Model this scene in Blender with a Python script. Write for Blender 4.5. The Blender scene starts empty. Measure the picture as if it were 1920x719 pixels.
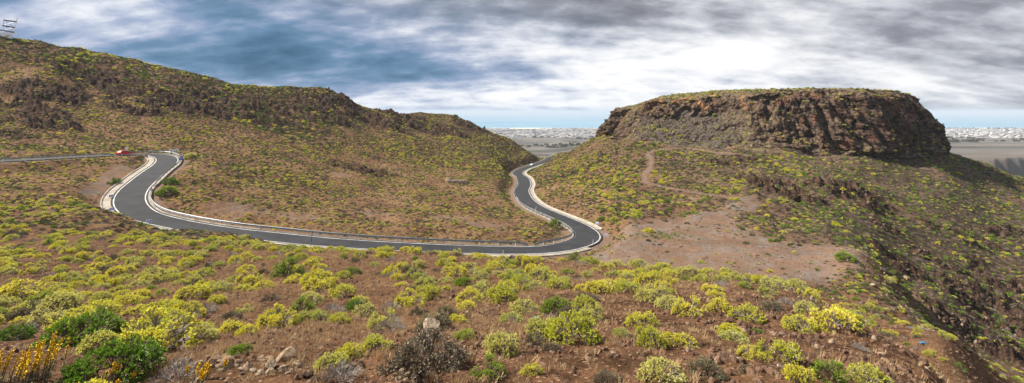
import bpy, bmesh, math, random
import numpy as np
from mathutils import Vector, Matrix, Euler
random.seed(7); rng = np.random.default_rng(11)
R = math.radians
scn = bpy.context.scene
COL = scn.collection

# ------------------------------------------------------------------ camera
F, PITCH, HY = 950.0, R(8.0), 209.6
Y0 = HY - F * math.tan(PITCH)
cam_d = bpy.data.cameras.new('camera'); cam = bpy.data.objects.new('camera', cam_d); COL.objects.link(cam)
cam_d.sensor_width = 36; cam_d.lens = 36 * F / 1920; cam_d.shift_y = -(359.5 - Y0) / 1920
cam_d.clip_start = 0.2; cam_d.clip_end = 200000
cam.rotation_euler = (R(90) + PITCH, 0, 0); cam.location = (0, 0, 0)
scn.camera = cam

def ray(px, py):
    X = px - 960; Yc = Y0 - py
    return np.array([X, F * math.cos(PITCH) - Yc * math.sin(PITCH), F * math.sin(PITCH) + Yc * math.cos(PITCH)])
def PD(px, py, D):
    d = ray(px, py); return d * (D / d[1])
def PZ(px, py, z):
    d = ray(px, py); return d * (z / d[2])

# ------------------------------------------------------------------ noise
_p = np.random.default_rng(3).permutation(256); PERM = np.concatenate([_p, _p, _p]).astype(np.int32)
_a = np.random.default_rng(5).normal(size=(256, 3)); GR = (_a / np.linalg.norm(_a, axis=1)[:, None]).astype(np.float32)
def perlin(x, y, z=None):
    x = np.asarray(x, np.float64); y = np.asarray(y, np.float64)
    z = np.zeros_like(x) if z is None else np.asarray(z, np.float64)
    xi = np.floor(x).astype(np.int64); yi = np.floor(y).astype(np.int64); zi = np.floor(z).astype(np.int64)
    xf = (x - xi).astype(np.float32); yf = (y - yi).astype(np.float32); zf = (z - zi).astype(np.float32)
    fd = lambda t: t * t * t * (t * (t * 6 - 15) + 10)
    u, v, w = fd(xf), fd(yf), fd(zf)
    out = 0
    for dx in (0, 1):
        for dy in (0, 1):
            for dz in (0, 1):
                h = PERM[PERM[PERM[(xi + dx) & 255] + ((yi + dy) & 255)] + ((zi + dz) & 255)]
                g = GR[h]
                d = g[..., 0] * (xf - dx) + g[..., 1] * (yf - dy) + g[..., 2] * (zf - dz)
                out = out + d * (u if dx else 1 - u) * (v if dy else 1 - v) * (w if dz else 1 - w)
    return out * 1.6
def fbm(x, y, z=None, o=4, lac=2.03, gain=.5):
    a = 1; s = 0
    for i in range(o):
        s = s + a * perlin(x, y, z); a *= gain; x = x * lac + 17.3; y = y * lac - 9.1
        if z is not None: z = z * lac + 4.7
    return s
def ridged(x, y, z=None, o=3):
    a = 1; s = 0
    for i in range(o):
        s = s + a * (1 - 2 * np.abs(perlin(x, y, z))); a *= .5; x = x * 2.07 + 7.7; y = y * 2.07 + 3.1
        if z is not None: z = z * 2.07 - 5
    return s / 1.75
def sst(a, b, x):
    t = np.clip((x - a) / (b - a), 0, 1); return t * t * (3 - 2 * t)

# ------------------------------------------------------------------ terrain control points
# per picture column: (py, D) seen ground points, or ('z', D, z) ground that is hidden
cols = {
 -500: [(719,9),(600,18),(500,36),(420,62),(350,95),(310,112),(300,118),(260,150),(200,180),(140,205),(90,225),(50,240),(20,250),('z',290,44),('z',420,30),('z',650,-20)],
 -200: [(719,9.5),(600,19),(500,39),(430,64),(370,95),(325,118),(308,128),(270,155),(230,172),(180,195),(130,215),(90,232),(45,250),('z',290,42),('z',420,25),('z',650,-30)],
 0: [(719,10),(650,14),(600,19),(550,27),(500,39),(450,56),(400,82),(350,108),(318,124),(302,132),(280,156),(240,182),(200,205),(160,222),(120,238),(90,250),(67,260),('z',290,38),('z',360,28),('z',500,0),('z',650,-45)],
 75: [(200,208),(160,225),(120,243),(95,256),(79,266),('z',295,35),('z',380,22)],
 200: [(125,266),(103,280),('z',312,28),('z',380,15)],
 300: [(175,250),(140,276),(125,290),('z',322,23),('z',380,12)],
 400: [(190,268),(165,286),(147,302),('z',335,15),('z',400,5)],
 540: [(205,292),(180,310),(164,323),('z',357,12),('z',420,0)],
 645: [(222,302),(200,322),(182,340),('z',375,4),('z',430,-12)],
 685: [(225,325),(203,347),('z',382,-3),('z',430,-16)],
 790: [(238,348),(222,365),(211,380),('z',412,-7),('z',460,-22)],
 830: [(240,358),(225,378),(214,394),('z',428,-10),('z',480,-30)],
 885: [(262,345),(246,375),(232,402),('z',438,-18),('z',500,-40)],
 150: [(719,10),(600,19),(500,39),(450,56),(410,80),(360,108),(320,130),(299,142),(275,172),(230,203),(180,230),(130,255),(92,275),('z',305,30),('z',380,15),('z',500,-10),('z',650,-50)],
 250: [(719,10),(600,18),(500,39),(450,60),(425,82),(300,152),(272,182),(230,213),(180,240),(130,272),(113,284),('z',320,24),('z',500,-15),('z',650,-50)],
 350: [(719,9.5),(650,13),(600,18),(550,25),(500,38),(460,58),(435,82),('z',110,-20.5),(350,125),(320,142),(295,165),(270,195),(230,225),(180,262),(137,292),('z',330,20),('z',500,-15),('z',650,-50)],
 480: [(719,9),(600,17.5),(550,24.5),(500,37),(468,52),(455,72),(405,112),(370,132),(330,160),(290,195),(250,232),(210,268),(180,295),(162,312),('z',350,11),('z',500,-20),('z',650,-55)],
 600: [(719,9),(650,12.5),(600,17),(550,24),(500,36),(471,46),('z',62,-17.5),('z',80,-22),(430,105),(400,125),(370,148),(330,185),(290,225),(250,265),(220,288),(190,315),(166,332),('z',365,9),('z',500,-25),('z',650,-58)],
 720: [(719,9),(650,12.5),(600,17),(550,24),(503,35),(474,45),('z',62,-18.5),('z',82,-23.5),(433,108),(400,132),(370,158),(330,205),(290,250),(250,295),(225,325),(208,350),('z',390,-6),('z',500,-30),('z',650,-60)],
 850: [(719,9),(600,16.5),(550,23.5),(510,33),(479,43),('z',60,-19),('z',82,-24.5),(435,112),(400,140),(370,168),(340,205),(310,252),(280,300),(250,345),(234,372),(218,397),('z',440,-12),('z',550,-45),('z',680,-62)],
 915: [(719,9),(600,16.5),(550,23.5),(510,33),(484,42),('z',60,-19.5),('z',82,-25),(435,114),(400,142),(370,170),(340,212),(310,265),(280,325),(260,370),(246,405),('z',450,-25),('z',550,-50),('z',680,-64)],
 960: [(719,9),(600,16.5),(550,23),(510,32.5),(484,42),('z',60,-20),('z',84,-25.5),(435,116),(400,146),(370,180),(340,243),(318,306),(300,348),(280,380),(264,398),('z',440,-30),('z',550,-52),('z',680,-64)],
 1018: [(719,9),(600,16.3),(550,22.5),(510,32),(486,41),('z',60,-20.5),('z',88,-26),(440,114),(420,128),(297,378),('z',420,-38),('z',480,-46),('z',680,-66)],
 1045: [(370,190),(345,222),(320,275),(300,335),(288,385),('z',430,-37.5),('z',500,-50),('z',680,-66)],
 1100: [(719,9),(600,16),(550,22),(510,31),(488,40),('z',60,-20.5),('z',90,-27),('z',125,-28.5),(400,148),(380,170),(350,198),(320,235),(290,280),(266,330),('z',370,-27),('z',430,-36),('z',680,-66)],
 1150: [(495,38.5),(430,118),(400,142),(370,168),(340,192),(310,222),(280,260),(250,300),('z',350,-18),('z',430,-34),('z',680,-68)],
 1200: [(719,9),(600,15.5),(550,22),(520,30),(500,37),('z',60,-20),('z',88,-27),(480,98),(440,115),(415,130),(380,155),(350,178),(320,203),(290,230),(264,258),('z',300,-13),('z',350,-18),('z',430,-38),('z',680,-70)],
 1300: [(719,9),(600,15.5),(550,22),(510,33),('z',48,-16),('z',66,-22),(500,91),(440,116),(410,131),(380,152),(350,172),(320,195),(285,222),(272,238),('z',300,-12),('z',350,-18),('z',430,-40),('z',680,-80)],
 1400: [(719,9),(650,12),(600,16),(550,23.5),(525,30),('z',45,-16.5),('z',64,-23),(510,88),(480,98),(440,116),(410,132),(385,147),(350,168),(320,190),(295,207),(272,222),('z',260,-12),('z',340,-16),('z',430,-45),('z',680,-100)],
 1480: [(719,9),(600,17),(560,23.5),(540,28),('z',42,-16.5),('z',62,-23.5),(505,89),(450,112),(420,130),(380,150),(340,175),(300,203),(280,217),('z',260,-12),('z',340,-16),('z',430,-55),('z',680,-140)],
 1550: [(719,9.5),(650,13),(600,18),(572,23),('z',38,-16.5),('z',60,-24),(520,84),(490,92),(460,106),(430,125),(390,148),(350,172),(310,195),(290,208),('z',260,-12),('z',340,-18),('z',430,-70),('z',680,-170)],
 1620: [(719,10),(650,14),(615,18),('z',30,-14.5),('z',50,-22.5),(530,78),(500,88),(475,98),('z',112,-33),(440,132),(400,150),(350,176),(310,197),(288,210),('z',260,-13),('z',340,-22),('z',430,-85),('z',680,-190)],
 1700: [(719,11),(690,13),(655,17),('z',28,-15.5),('z',45,-24),(600,64),(575,72),('z',90,-35),(540,112),(500,126),(450,143),(400,162),(350,184),(300,210),(282,220),('z',260,-15),('z',340,-35),('z',430,-110),('z',680,-195)],
 1770: [(719,14),('z',20,-12.5),('z',34,-21),(660,50),(620,62),('z',80,-38),(570,108),(500,134),(450,150),(400,168),(350,188),(310,208),(286,222),('z',250,-22),('z',330,-60),('z',430,-140),('z',680,-195)],
 1850: [('z',9,-6.5),('z',14,-10),('z',22,-17),('z',34,-26),(700,52),(670,62),('z',85,-42),(600,112),(550,126),(500,142),(450,160),(400,180),(350,203),(309,225),('z',255,-34),('z',330,-85),('z',430,-160),('z',680,-200)],
 1920: [('z',9,-7),('z',14,-11),('z',22,-18),('z',34,-27),(719,58),('z',85,-45),(640,104),(600,115),(550,129),(500,146),(450,163),(400,185),(360,206),(335,222),('z',255,-42),('z',330,-95),('z',430,-170),('z',680,-200)],
 2100: [('z',9,-8),('z',20,-18),('z',34,-29),('z',60,-42),('z',90,-50),('z',130,-48),('z',180,-40),('z',222,-38),('z',260,-55),('z',330,-110),('z',430,-180),('z',680,-205)],
 2450: [('z',9,-9),('z',20,-20),('z',34,-32),('z',60,-46),('z',90,-56),('z',130,-55),('z',180,-50),('z',222,-50),('z',260,-70),('z',330,-130),('z',430,-190),('z',680,-210)],
}
U_, L_, T_ = [], [], []
for px, lst in cols.items():
    u0 = (px - 960) / F
    for D, z in ((1.3, -1.75), (3.5, -2.7), (6, -4.0)):
        U_.append(u0 * .98); L_.append(math.log(D)); T_.append(z / D)
    for e in lst:
        if e[0] == 'z':
            U_.append(u0); L_.append(math.log(e[1])); T_.append(e[2] / e[1])
        else:
            p = PD(px, e[0], e[1]); U_.append(p[0] / p[1]); L_.append(math.log(p[1])); T_.append(p[2] / p[1])
US = 2.2
U_ = np.array(U_) * US; L_ = np.array(L_); T_ = np.array(T_)
def kern(r2): return np.where(r2 > 1e-12, .5 * r2 * np.log(np.maximum(r2, 1e-12)), 0)
n_ = len(U_)
K = kern((U_[:, None] - U_[None]) ** 2 + (L_[:, None] - L_[None]) ** 2) + np.eye(n_) * 1e-4
Pm = np.stack([np.ones(n_), U_, L_], 1)
A = np.block([[K, Pm], [Pm.T, np.zeros((3, 3))]])
W = np.linalg.solve(A, np.concatenate([T_, np.zeros(3)]))
def tps(u, l):
    u = np.clip(u, -1.55, 1.55) * US; l = np.minimum(l, math.log(700)); sh = u.shape; u = u.ravel(); l = l.ravel(); out = np.empty_like(u)
    for i in range(0, len(u), 40000):
        a = u[i:i + 40000, None].astype(np.float32); b = l[i:i + 40000, None].astype(np.float32)
        r2 = (a - U_[None].astype(np.float32)) ** 2 + (b - L_[None].astype(np.float32)) ** 2 + 1e-12
        out[i:i + 40000] = (.5 * r2 * np.log(r2)) @ W[:n_].astype(np.float32) + W[n_] + W[n_ + 1] * a[:, 0] + W[n_ + 2] * b[:, 0]
    return out.reshape(sh)
FD = np.log([300, 450, 600, 900, 1500, 2500, 4000, 5500, 6200, 7500, 9000, 1e6])
FZ = np.array([-45, -50, -62, -82, -112, -138, -165, -186, -194.5, -215, -240, -240.])
def far_z(x, y, l):
    z = np.interp(l, FD, FZ); u = x / y
    amp = sst(math.log(450), math.log(900), l) * (1 - sst(math.log(4500), math.log(5800), l))
    z = z + amp * (fbm(x / 420, y / 420, o=5) * 13 + 4)
    # dark low ridge seen in the gap of the hills and the little table hill
    z = z + 17 * np.exp(-((u - .15) / .05) ** 2) * sst(1150, 1200, y) * (1 - sst(1350, 1700, y))
    # long low hills in front of the coast on the right
    z = z + 16 * sst(.6, .9, u) * np.exp(-((y - 5200) / 500) ** 2) * (1 + .5 * perlin(x / 700, y / 700))
    # canyon with a plateau rim beyond it on the right
    wv = y + 60 * perlin(x / 90, y / 300) + 22 * perlin(x / 30, y / 80) - (u - .95) * 280
    can = sst(.70, .80, u)
    zc = -205 + (-77 + 205) * (.55 * sst(700, 800, wv) + .45 * sst(815, 850, wv))
    zc = np.where(wv > 850, -77 - (wv - 850) * .018, zc)
    z = np.where(y < 1900, z * (1 - can) + np.where(wv > 850, np.minimum(zc, -70), zc) * can, z)
    # a second darker rim behind
    return z

# ------------------------------------------------------------------ road centre line
# (centre px, py, z)
rd = [(-260,313,-11.3),(-120,306,-11.6),(0,302,-12.0),(100,297,-12.5),(180,292.5,-13.0),(228,290.5,-13.3),(272,289.6,-13.7),(298,291.5,-14.1),(313,298,-14.6),(309,308,-15.1),
      (290,322,-15.9),(270,338,-16.8),(252,355,-17.9),(243,372,-18.9),(247,388,-19.8),(266,403,-20.6),(305,415,-21.3),(360,425.5,-21.8),(430,435.5,-22.3),(500,443,-22.8),
      (600,453,-23.5),(700,460,-24.3),(800,465,-25.1),(900,468.5,-25.9),(980,469.5,-26.6),(1035,467,-27.2),(1075,460,-27.8),(1099,450,-28.3),(1101,438,-28.8),(1083,424,-29.3),
      (1052,410,-29.9),(1022,397.5,-30.5),(999,386,-31.1),(984,372,-31.9),(979,358,-32.7),(984,346,-33.4),(981,334.5,-34.2),(971,326,-35.0),(979,318.5,-35.8),(1000,311,-36.5),(1022,303,-37.2),(1036,294.5,-37.8),(1046,290.5,-38.6),(1060,288,-40)]
cp = np.array([PZ(*r) for r in rd])
def catmull(P, step):
    out = []
    for i in range(len(P) - 1):
        p0, p1, p2, p3 = P[max(i - 1, 0)], P[i], P[i + 1], P[min(i + 2, len(P) - 1)]
        n = max(2, int(np.linalg.norm(p2 - p1) / step * 3))
        for t in np.linspace(0, 1, n, endpoint=False):
            out.append(.5 * ((2 * p1) + (-p0 + p2) * t + (2 * p0 - 5 * p1 + 4 * p2 - p3) * t * t + (-p0 + 3 * p1 - 3 * p2 + p3) * t ** 3))
    out.append(P[-1]); out = np.array(out)
    s = np.concatenate([[0], np.cumsum(np.linalg.norm(np.diff(out, axis=0), axis=1))])
    q = np.arange(0, s[-1], step)
    return np.stack([np.interp(q, s, out[:, k]) for k in range(3)], 1)
road = catmull(cp, 1.0)
for it in range(6):
    road[1:-1] = .25 * road[:-2] + .5 * road[1:-1] + .25 * road[2:]
for it in range(60):
    road[1:-1, 2] = .25 * road[:-2, 2] + .5 * road[1:-1, 2] + .25 * road[2:, 2]
tan = np.gradient(road, axis=0); tan[:, 2] = 0; tan /= np.linalg.norm(tan, axis=1)[:, None]
nrm = np.stack([tan[:, 1], -tan[:, 0]], 1)            # to the right of travel
for it in range(10):
    nrm[1:-1] = .25 * nrm[:-2] + .5 * nrm[1:-1] + .25 * nrm[2:]
nrm /= np.linalg.norm(nrm, axis=1)[:, None]
def road_dist(x, y):
    """distance to the centre line, its height there, side sign"""
    d = np.full(x.shape, 1e9); z = np.zeros(x.shape); sd = np.zeros(x.shape)
    m = np.where((y > 60) & (y < 480) & (x < 75) & (x > -190))
    xs = x[m]; ys = y[m]; dd = np.full(xs.shape, 1e9); zz = np.zeros(xs.shape); ss = np.zeros(xs.shape)
    for i in range(0, len(xs), 20000):
        a = xs[i:i + 20000, None]; b = ys[i:i + 20000, None]
        d2 = (a - road[None, :, 0]) ** 2 + (b - road[None, :, 1]) ** 2
        k = d2.argmin(1); dd[i:i + 20000] = np.sqrt(d2.min(1)); zz[i:i + 20000] = road[k, 2]
        ss[i:i + 20000] = (xs[i:i + 20000] - road[k, 0]) * nrm[k, 0] + (ys[i:i + 20000] - road[k, 1]) * nrm[k, 1]
    d[m] = dd; z[m] = zz; sd[m] = ss
    return d, z, sd

def base_ray(px, py):
    """first hit of a picture ray with the smooth terrain"""
    d = ray(px, py); u = d[0] / d[1]; t = d[2] / d[1]
    l = np.linspace(math.log(8), math.log(640), 1400)
    h = tps(np.full(l.shape, u), l); k = np.where(h > t)[0]
    k = k[0] if len(k) else int(np.argmax(h[(l > 5.3)]) + (l <= 5.3).sum())
    return d / d[1] * math.exp(l[k])
# rocky outcrops: picture centre + picture radii, made into world blobs
rz = [(300,178,60,10,1),(360,205,70,13,1.2),(470,222,60,10,1),(540,235,50,8,.9),(250,205,60,12,1),(180,150,50,8,.9),(60,205,60,12,1.1),(30,255,50,8,.7),(630,225,40,12,1.2),(590,180,60,9,.9),(670,212,40,16,1.2),(730,238,50,9,1.2),(790,246,50,8,1.1),(850,250,40,7,1.1),(900,243,22,8,1.3),(870,225,30,8,.8),(1440,335,40,9,.9),(1500,368,30,12,1.1),(20,178,75,20,1),(110,175,60,18,1),(95,235,55,16,1),(20,225,40,14,.5),(140,133,40,10,.7),(230,150,60,12,.6),(205,172,60,14,.8),(330,195,70,20,.9),(400,180,60,18,.8),(440,205,60,18,1),(500,198,50,18,1),
      (560,215,40,14,1),(610,195,50,22,1.1),(650,190,40,16,1.1),(560,180,60,12,.7),(700,225,60,12,1.1),(760,222,60,14,1.1),(820,238,50,10,1.1),(880,238,35,10,1.2),(690,322,60,12,.8),(640,310,40,10,.5),
      (1455,358,36,24,1.5),(1540,350,34,16,1.3),(1610,368,46,18,1.5),(1370,300,60,10,.5),(1000,345,10,12,.4),(1480,400,30,14,.4),
      (1700,515,50,18,.8),(1740,480,50,16,.8),(1830,545,60,16,.9),(1880,600,60,34,.8),(1900,670,60,34,.8),(1780,600,60,16,.8),(1870,520,60,14,.8),(1660,420,50,12,.5),(1800,440,70,12,.5),(1900,440,50,12,.7),(1860,640,50,24,.7),(1960,560,60,50,.8)]
rzw = []
for (px, py, a, b, s) in rz:
    p = base_ray(px, py); m = p[1] / F
    rzw.append((p[0], p[1], a * m, max(b * m * 2.7, 5), s))
def rockmask(x, y):
    w = np.zeros(x.shape)
    wx = x + 5 * perlin(x / 14, y / 14); wy = y + 5 * perlin(x / 14 + 50, y / 14)
    for (cx, cy, a, b, s) in rzw:
        r2 = ((wx - cx) / a) ** 2 + ((wy - cy) / b) ** 2
        w = np.maximum(w, s * (1 - sst(.35, 1.35, r2)))
    return w * sst(-.5, .1, fbm(x / 8.5 + 5, y / 6, o=3))
def poly_sd(x, y, P):
    """inside mask distance (positive inside)"""
    inside = np.zeros(x.shape, bool); d2 = np.full(x.shape, 1e12)
    n = len(P)
    for i in range(n):
        x1, y1 = P[i]; x2, y2 = P[(i + 1) % n]
        c = ((y1 > y) != (y2 > y)) & (x < (x2 - x1) * (y - y1) / (y2 - y1 + 1e-12) + x1); inside ^= c
        t = np.clip(((x - x1) * (x2 - x1) + (y - y1) * (y2 - y1)) / ((x2 - x1) ** 2 + (y2 - y1) ** 2), 0, 1)
        d2 = np.minimum(d2, (x - x1 - t * (x2 - x1)) ** 2 + (y - y1 - t * (y2 - y1)) ** 2)
    return np.where(inside, 1, -1) * np.sqrt(d2)
plat = [tuple(PZ(a, b, -28)[:2]) for a, b in ((1150,456),(1165,432),(1205,428),(1250,424),(1300,412),(1345,404),(1385,388),(1415,388),(1425,400),(1392,414),(1385,434),(1430,456),(1490,472),(1550,472),(1610,490),(1640,508),(1620,540),(1560,560),(1480,560),(1350,560),(1200,540),(1110,520),(1110,482))]
def line_d(x, y, P):
    d2 = np.full(x.shape, 1e12)
    for i in range(len(P) - 1):
        x1, y1 = P[i]; x2, y2 = P[i + 1]
        t = np.clip(((x - x1) * (x2 - x1) + (y - y1) * (y2 - y1)) / ((x2 - x1) ** 2 + (y2 - y1) ** 2), 0, 1)
        d2 = np.minimum(d2, (x - x1 - t * (x2 - x1)) ** 2 + (y - y1 - t * (y2 - y1)) ** 2)
    return np.sqrt(d2)
trail = [tuple(base_ray(a, b)[:2]) for a, b in ((1405,395),(1412,382),(1385,372),(1340,368),(1290,358),(1245,350),(1212,342),(1208,330),(1218,318),(1222,300),(1215,288),(1240,280),(1290,278),(1345,284),(1400,292))]
pullin = [tuple(base_ray(a, b)[:2]) for a, b in ((165,352),(192,338),(215,322),(232,312))]
bare = [(tuple(base_ray(a, b)[:2]), r) for a, b, r in ((190,378,5),(830,412,9),(700,398,7),(640,330,6),(560,405,8),(450,392,9),(905,425,8),(1300,372,4))]
def smallgrass(x, y):
    return fbm(x / 22 + 31, y / 22 + 7, o=3)

# ------------------------------------------------------------------ the terrain grid (fan of rows going away from the viewer)
uu = np.concatenate([np.linspace(-2.6, -1.1, 70, endpoint=False), np.linspace(-1.1, 1.1, 1060), np.linspace(1.1, 2.6, 71)[1:]])
ll = np.concatenate([np.linspace(math.log(1.3), math.log(60), 400, endpoint=False), np.linspace(math.log(60), math.log(420), 450, endpoint=False),
                     np.linspace(math.log(420), math.log(2500), 200, endpoint=False), np.linspace(math.log(2500), math.log(9000), 70)])
LG, UG = np.meshgrid(ll, uu, indexing='ij')
YG = np.exp(LG); XG = UG * YG
wfar = sst(math.log(430), math.log(600), LG)
Z = np.zeros_like(XG)
nr = int((ll < math.log(620)).sum())
Z[:nr] = tps(UG[:nr], LG[:nr]) * YG[:nr]
Z[nr:] = -60
zf = far_z(XG, YG, LG)
Z = Z * (1 - wfar) + zf * wfar
near = YG < 620
rd_d, rd_z, rd_s = road_dist(XG, YG)
RM = np.zeros_like(XG); sub = np.s_[:nr]
RM[sub] = rockmask(XG[sub], YG[sub])
PLD = np.full(XG.shape, -99.); PLD[sub] = poly_sd(XG[sub], YG[sub], plat)
TRD = np.full(XG.shape, 99.); TRD[sub] = line_d(XG[sub], YG[sub], trail)
PUD = np.full(XG.shape, 99.); PUD[sub] = line_d(XG[sub], YG[sub], pullin)
BAR = np.zeros_like(XG)
for (c, r) in bare:
    BAR[sub] = np.maximum(BAR[sub], 1 - sst(.4, 1.3, np.hypot(XG[sub] - c[0], YG[sub] - c[1]) / (r * .7) + .5 * perlin(XG[sub] / 3, YG[sub] / 3)))
s = sst(12, 90, YG) * (1 - .75 * sst(-2, 4, PLD)) * (1 - .6 * (1 - sst(1, 4, TRD)))
x, y = XG[sub], YG[sub]
nz = (fbm(x / 34, y / 34, o=2) * 1.5 * (1 - .88 * sst(150, 240, y)) + fbm(x / 9, y / 9, o=3) * .55 * (1 - .35 * sst(200, 260, y))) * s[sub]
nz += fbm(x / 2.3, y / 2.3, o=3) * .10 * (1 - sst(-1, 2, PLD[sub]) * .6) * (1 + .8 * s[sub])
nz += np.where(y < 60, fbm(x / .5, y / .5, o=2) * .028, 0)
# gullies on the right flank
gl = sst(60, 110, x) * sst(60, 90, y)
nz -= gl * 2.0 * np.maximum(0, ridged((x + y * .4) / 26, (x - y) / 90, o=2) - .2)
rk = RM[sub]
rr = ridged(x / 11, y / 8, o=2) * 1.6 + ridged(x / 4.4, y / 3.6, o=2) * 1.3 + fbm(x / 1.6, y / 1.5, o=2) * .6
q = np.floor((rr + 3) / .8 + .6 * perlin(x / 3, y / 3)) * .8 - 3
nz += rk * (-1.7 + .7 * rr + 1.15 * q + .5 * ridged(x / 6.5 + 3, y / 5, o=2) + .5 * np.round(perlin(x / 1.9, y / 1.7) * 2.5) * .5)
Z[sub] += nz
# hollow where the wash runs below the plateau, gravel bank by the bend
cut = 1 - sst(5.0, 11.0, rd_d)
Z = np.where(rd_d < 40, Z * (1 - cut) + (rd_z - .22) * cut, Z)
# colour masks
slope = np.hypot(np.gradient(Z, axis=0) / np.gradient(YG, axis=0), 0)
rockA = np.clip(RM * 2.2, 0, 1)
far_cliff = sst(.62, .8, UG) * (YG > 480) * (YG < 905)
rockA = np.maximum(rockA, far_cliff * .9)
dirtA = np.maximum(sst(-1.6, 1.6, PLD + 3.2 * fbm(XG / 6, YG / 6, o=4) - .6), 0) * (.6 + .38 * sst(-.35, .25, fbm(XG / 4, YG / 7, o=4)))
for rl in (((1160,462),(1230,452),(1310,438),(1370,418),(1405,398)),((1170,475),(1300,468),(1420,470),(1560,492)),((1210,440),(1330,430),(1390,440),(1500,478))):
    rdl = np.full(XG.shape, 99.); rdl[sub] = line_d(XG[sub], YG[sub], [tuple(PZ(a, b, -28)[:2]) for a, b in rl])
    rut = (1 - sst(.12, .42, np.abs(rdl - .85 + .15 * perlin(XG / 2, YG / 2)))); dirtA = dirtA * (1 - .55 * rut); Z -= rut * .05
dirtA = np.maximum(dirtA, .7 * (1 - sst(.5, 1.6, TRD + .9 * perlin(XG / 2, YG / 2))))
dirtA = np.maximum(dirtA, 1 - sst(.8, 2.2, PUD)); dirtA = np.maximum(dirtA, BAR * .5)
shoulder = 1 - sst(4.6, 6.4, rd_d + .8 * perlin(XG / 2, YG / 2)); dirtA = np.maximum(dirtA, shoulder * .8)
grassA = np.clip(sst(.0, .55, smallgrass(XG, YG)) + .35 * sst(60, 100, YG) * (XG < 30) * (1 - sst(.2, .5, RM)) - .3 * (YG > 230), 0, 1)
greyA = sst(20, 90, XG) * sst(70, 110, YG) * .8 + .3 * sst(250, 380, YG)
greyA = np.clip(greyA, 0, 1); plain = sst(480, 1100, YG); greyA = greyA * (1 - plain)
nR, nC = XG.shape
V = np.stack([XG, YG, Z], -1).reshape(-1, 3)
idx = np.arange(nR * nC).reshape(nR, nC)
Fc = np.stack([idx[:-1, :-1], idx[:-1, 1:], idx[1:, 1:], idx[1:, :-1]], -1).reshape(-1, 4)
# a plain apron behind the viewer
b0 = len(V)
ap = np.array([[-900, -900, -2.5], [900, -900, -2.5], [XG[0, -1], 1.3, Z[0, -1]], [XG[0, 0], 1.3, Z[0, 0]], [-900, 1.3, -2.5], [900, 1.3, -2.5]])
V = np.concatenate([V, ap]); 
Fc = np.concatenate([Fc, [[b0, b0 + 1, b0 + 2, b0 + 3], [b0, b0 + 3, b0 + 4, b0 + 4]][:1]])

def np_mesh(name, V, Fq, smooth=True):
    me = bpy.data.meshes.new(name); me.vertices.add(len(V)); me.vertices.foreach_set('co', V.astype(np.float32).ravel())
    k = Fq.shape[1]
    me.loops.add(Fq.size); me.loops.foreach_set('vertex_index', Fq.astype(np.int32).ravel())
    me.polygons.add(len(Fq)); me.polygons.foreach_set('loop_start', (np.arange(len(Fq)) * k).astype(np.int32))
    me.update(calc_edges=True)
    me.polygons.foreach_set('use_smooth', np.full(len(Fq), smooth)); me.validate()
    return me
def link(name, me, mat=None, parent=None, **props):
    o = bpy.data.objects.new(name, me); COL.objects.link(o)
    if mat is not None: me.materials.clear(); me.materials.append(mat)
    if parent is not None: o.parent = parent
    for k, v in props.items(): o[k] = v
    return o

# ------------------------------------------------------------------ node helper
class NT:
    def __init__(s, tree): s.t = tree; s.n = tree.nodes; s.l = tree.links
    def add(s, typ, **kw):
        nd = s.n.new(typ)
        for k, v in kw.items():
            if not k.startswith('i_'): setattr(nd, k, v)
        return nd
    def set(s, nd, key, v):
        sock = nd.inputs[key]
        if isinstance(v, bpy.types.NodeSocket): s.l.new(v, sock)
        else: sock.default_value = v
    def math(s, op, a, b=None, c=None, clamp=False):
        nd = s.add('ShaderNodeMath', operation=op, use_clamp=clamp); s.set(nd, 0, a)
        if b is not None: s.set(nd, 1, b)
        if c is not None: s.set(nd, 2, c)
        return nd.outputs[0]
    def mix(s, f, a, b, blend='MIX', clampf=True):
        nd = s.add('ShaderNodeMix', data_type='RGBA', blend_type=blend); nd.clamp_factor = clampf
        s.set(nd, 0, f); s.set(nd, 6, a if isinstance(a, bpy.types.NodeSocket) else (*a, 1)); s.set(nd, 7, b if isinstance(b, bpy.types.NodeSocket) else (*b, 1))
        return nd.outputs[2]
    def noise(s, vec, scale, detail=4, rough=.55, dist=0, dim='3D'):
        nd = s.add('ShaderNodeTexNoise', noise_dimensions=dim); 
        if vec is not None: s.set(nd, 'Vector', vec)
        s.set(nd, 'Scale', scale); s.set(nd, 'Detail', detail); s.set(nd, 'Roughness', rough); s.set(nd, 'Distortion', dist)
        return nd.outputs[0]
    def ss(s, x, a, b, lo=0., hi=1.):
        nd = s.add('ShaderNodeMapRange', interpolation_type='SMOOTHSTEP'); s.set(nd, 0, x); s.set(nd, 1, a); s.set(nd, 2, b); s.set(nd, 3, lo); s.set(nd, 4, hi)
        return nd.outputs[0]
    def ramp(s, f, stops):
        nd = s.add('ShaderNodeValToRGB'); e = nd.color_ramp.elements
        while len(e) < len(stops): e.new(.5)
        for el, (p, c) in zip(e, stops): el.position = p; el.color = (*c, 1)
        s.set(nd, 0, f); return nd.outputs[0]
def new_mat(name):
    m = bpy.data.materials.new(name); m.use_nodes = True; m.node_tree.nodes.clear(); return m, NT(m.node_tree)
def finish(nt, col, rough=.85, bump=None, spec=.3, metal=0., bstr=.5, bdist=.1):
    b = nt.add('ShaderNodeBsdfPrincipled'); o = nt.add('ShaderNodeOutputMaterial')
    nt.set(b, 'Base Color', col if isinstance(col, bpy.types.NodeSocket) else (*col, 1)); nt.set(b, 'Roughness', rough); nt.set(b, 'Specular IOR Level', spec); nt.set(b, 'Metallic', metal)
    if bump is not None:
        bn = nt.add('ShaderNodeBump'); nt.set(bn, 'Strength', bstr); nt.set(bn, 'Distance', bdist); nt.set(bn, 'Height', bump); nt.l.new(bn.outputs[0], b.inputs['Normal'])
    nt.l.new(b.outputs[0], o.inputs[0]); return b
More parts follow.
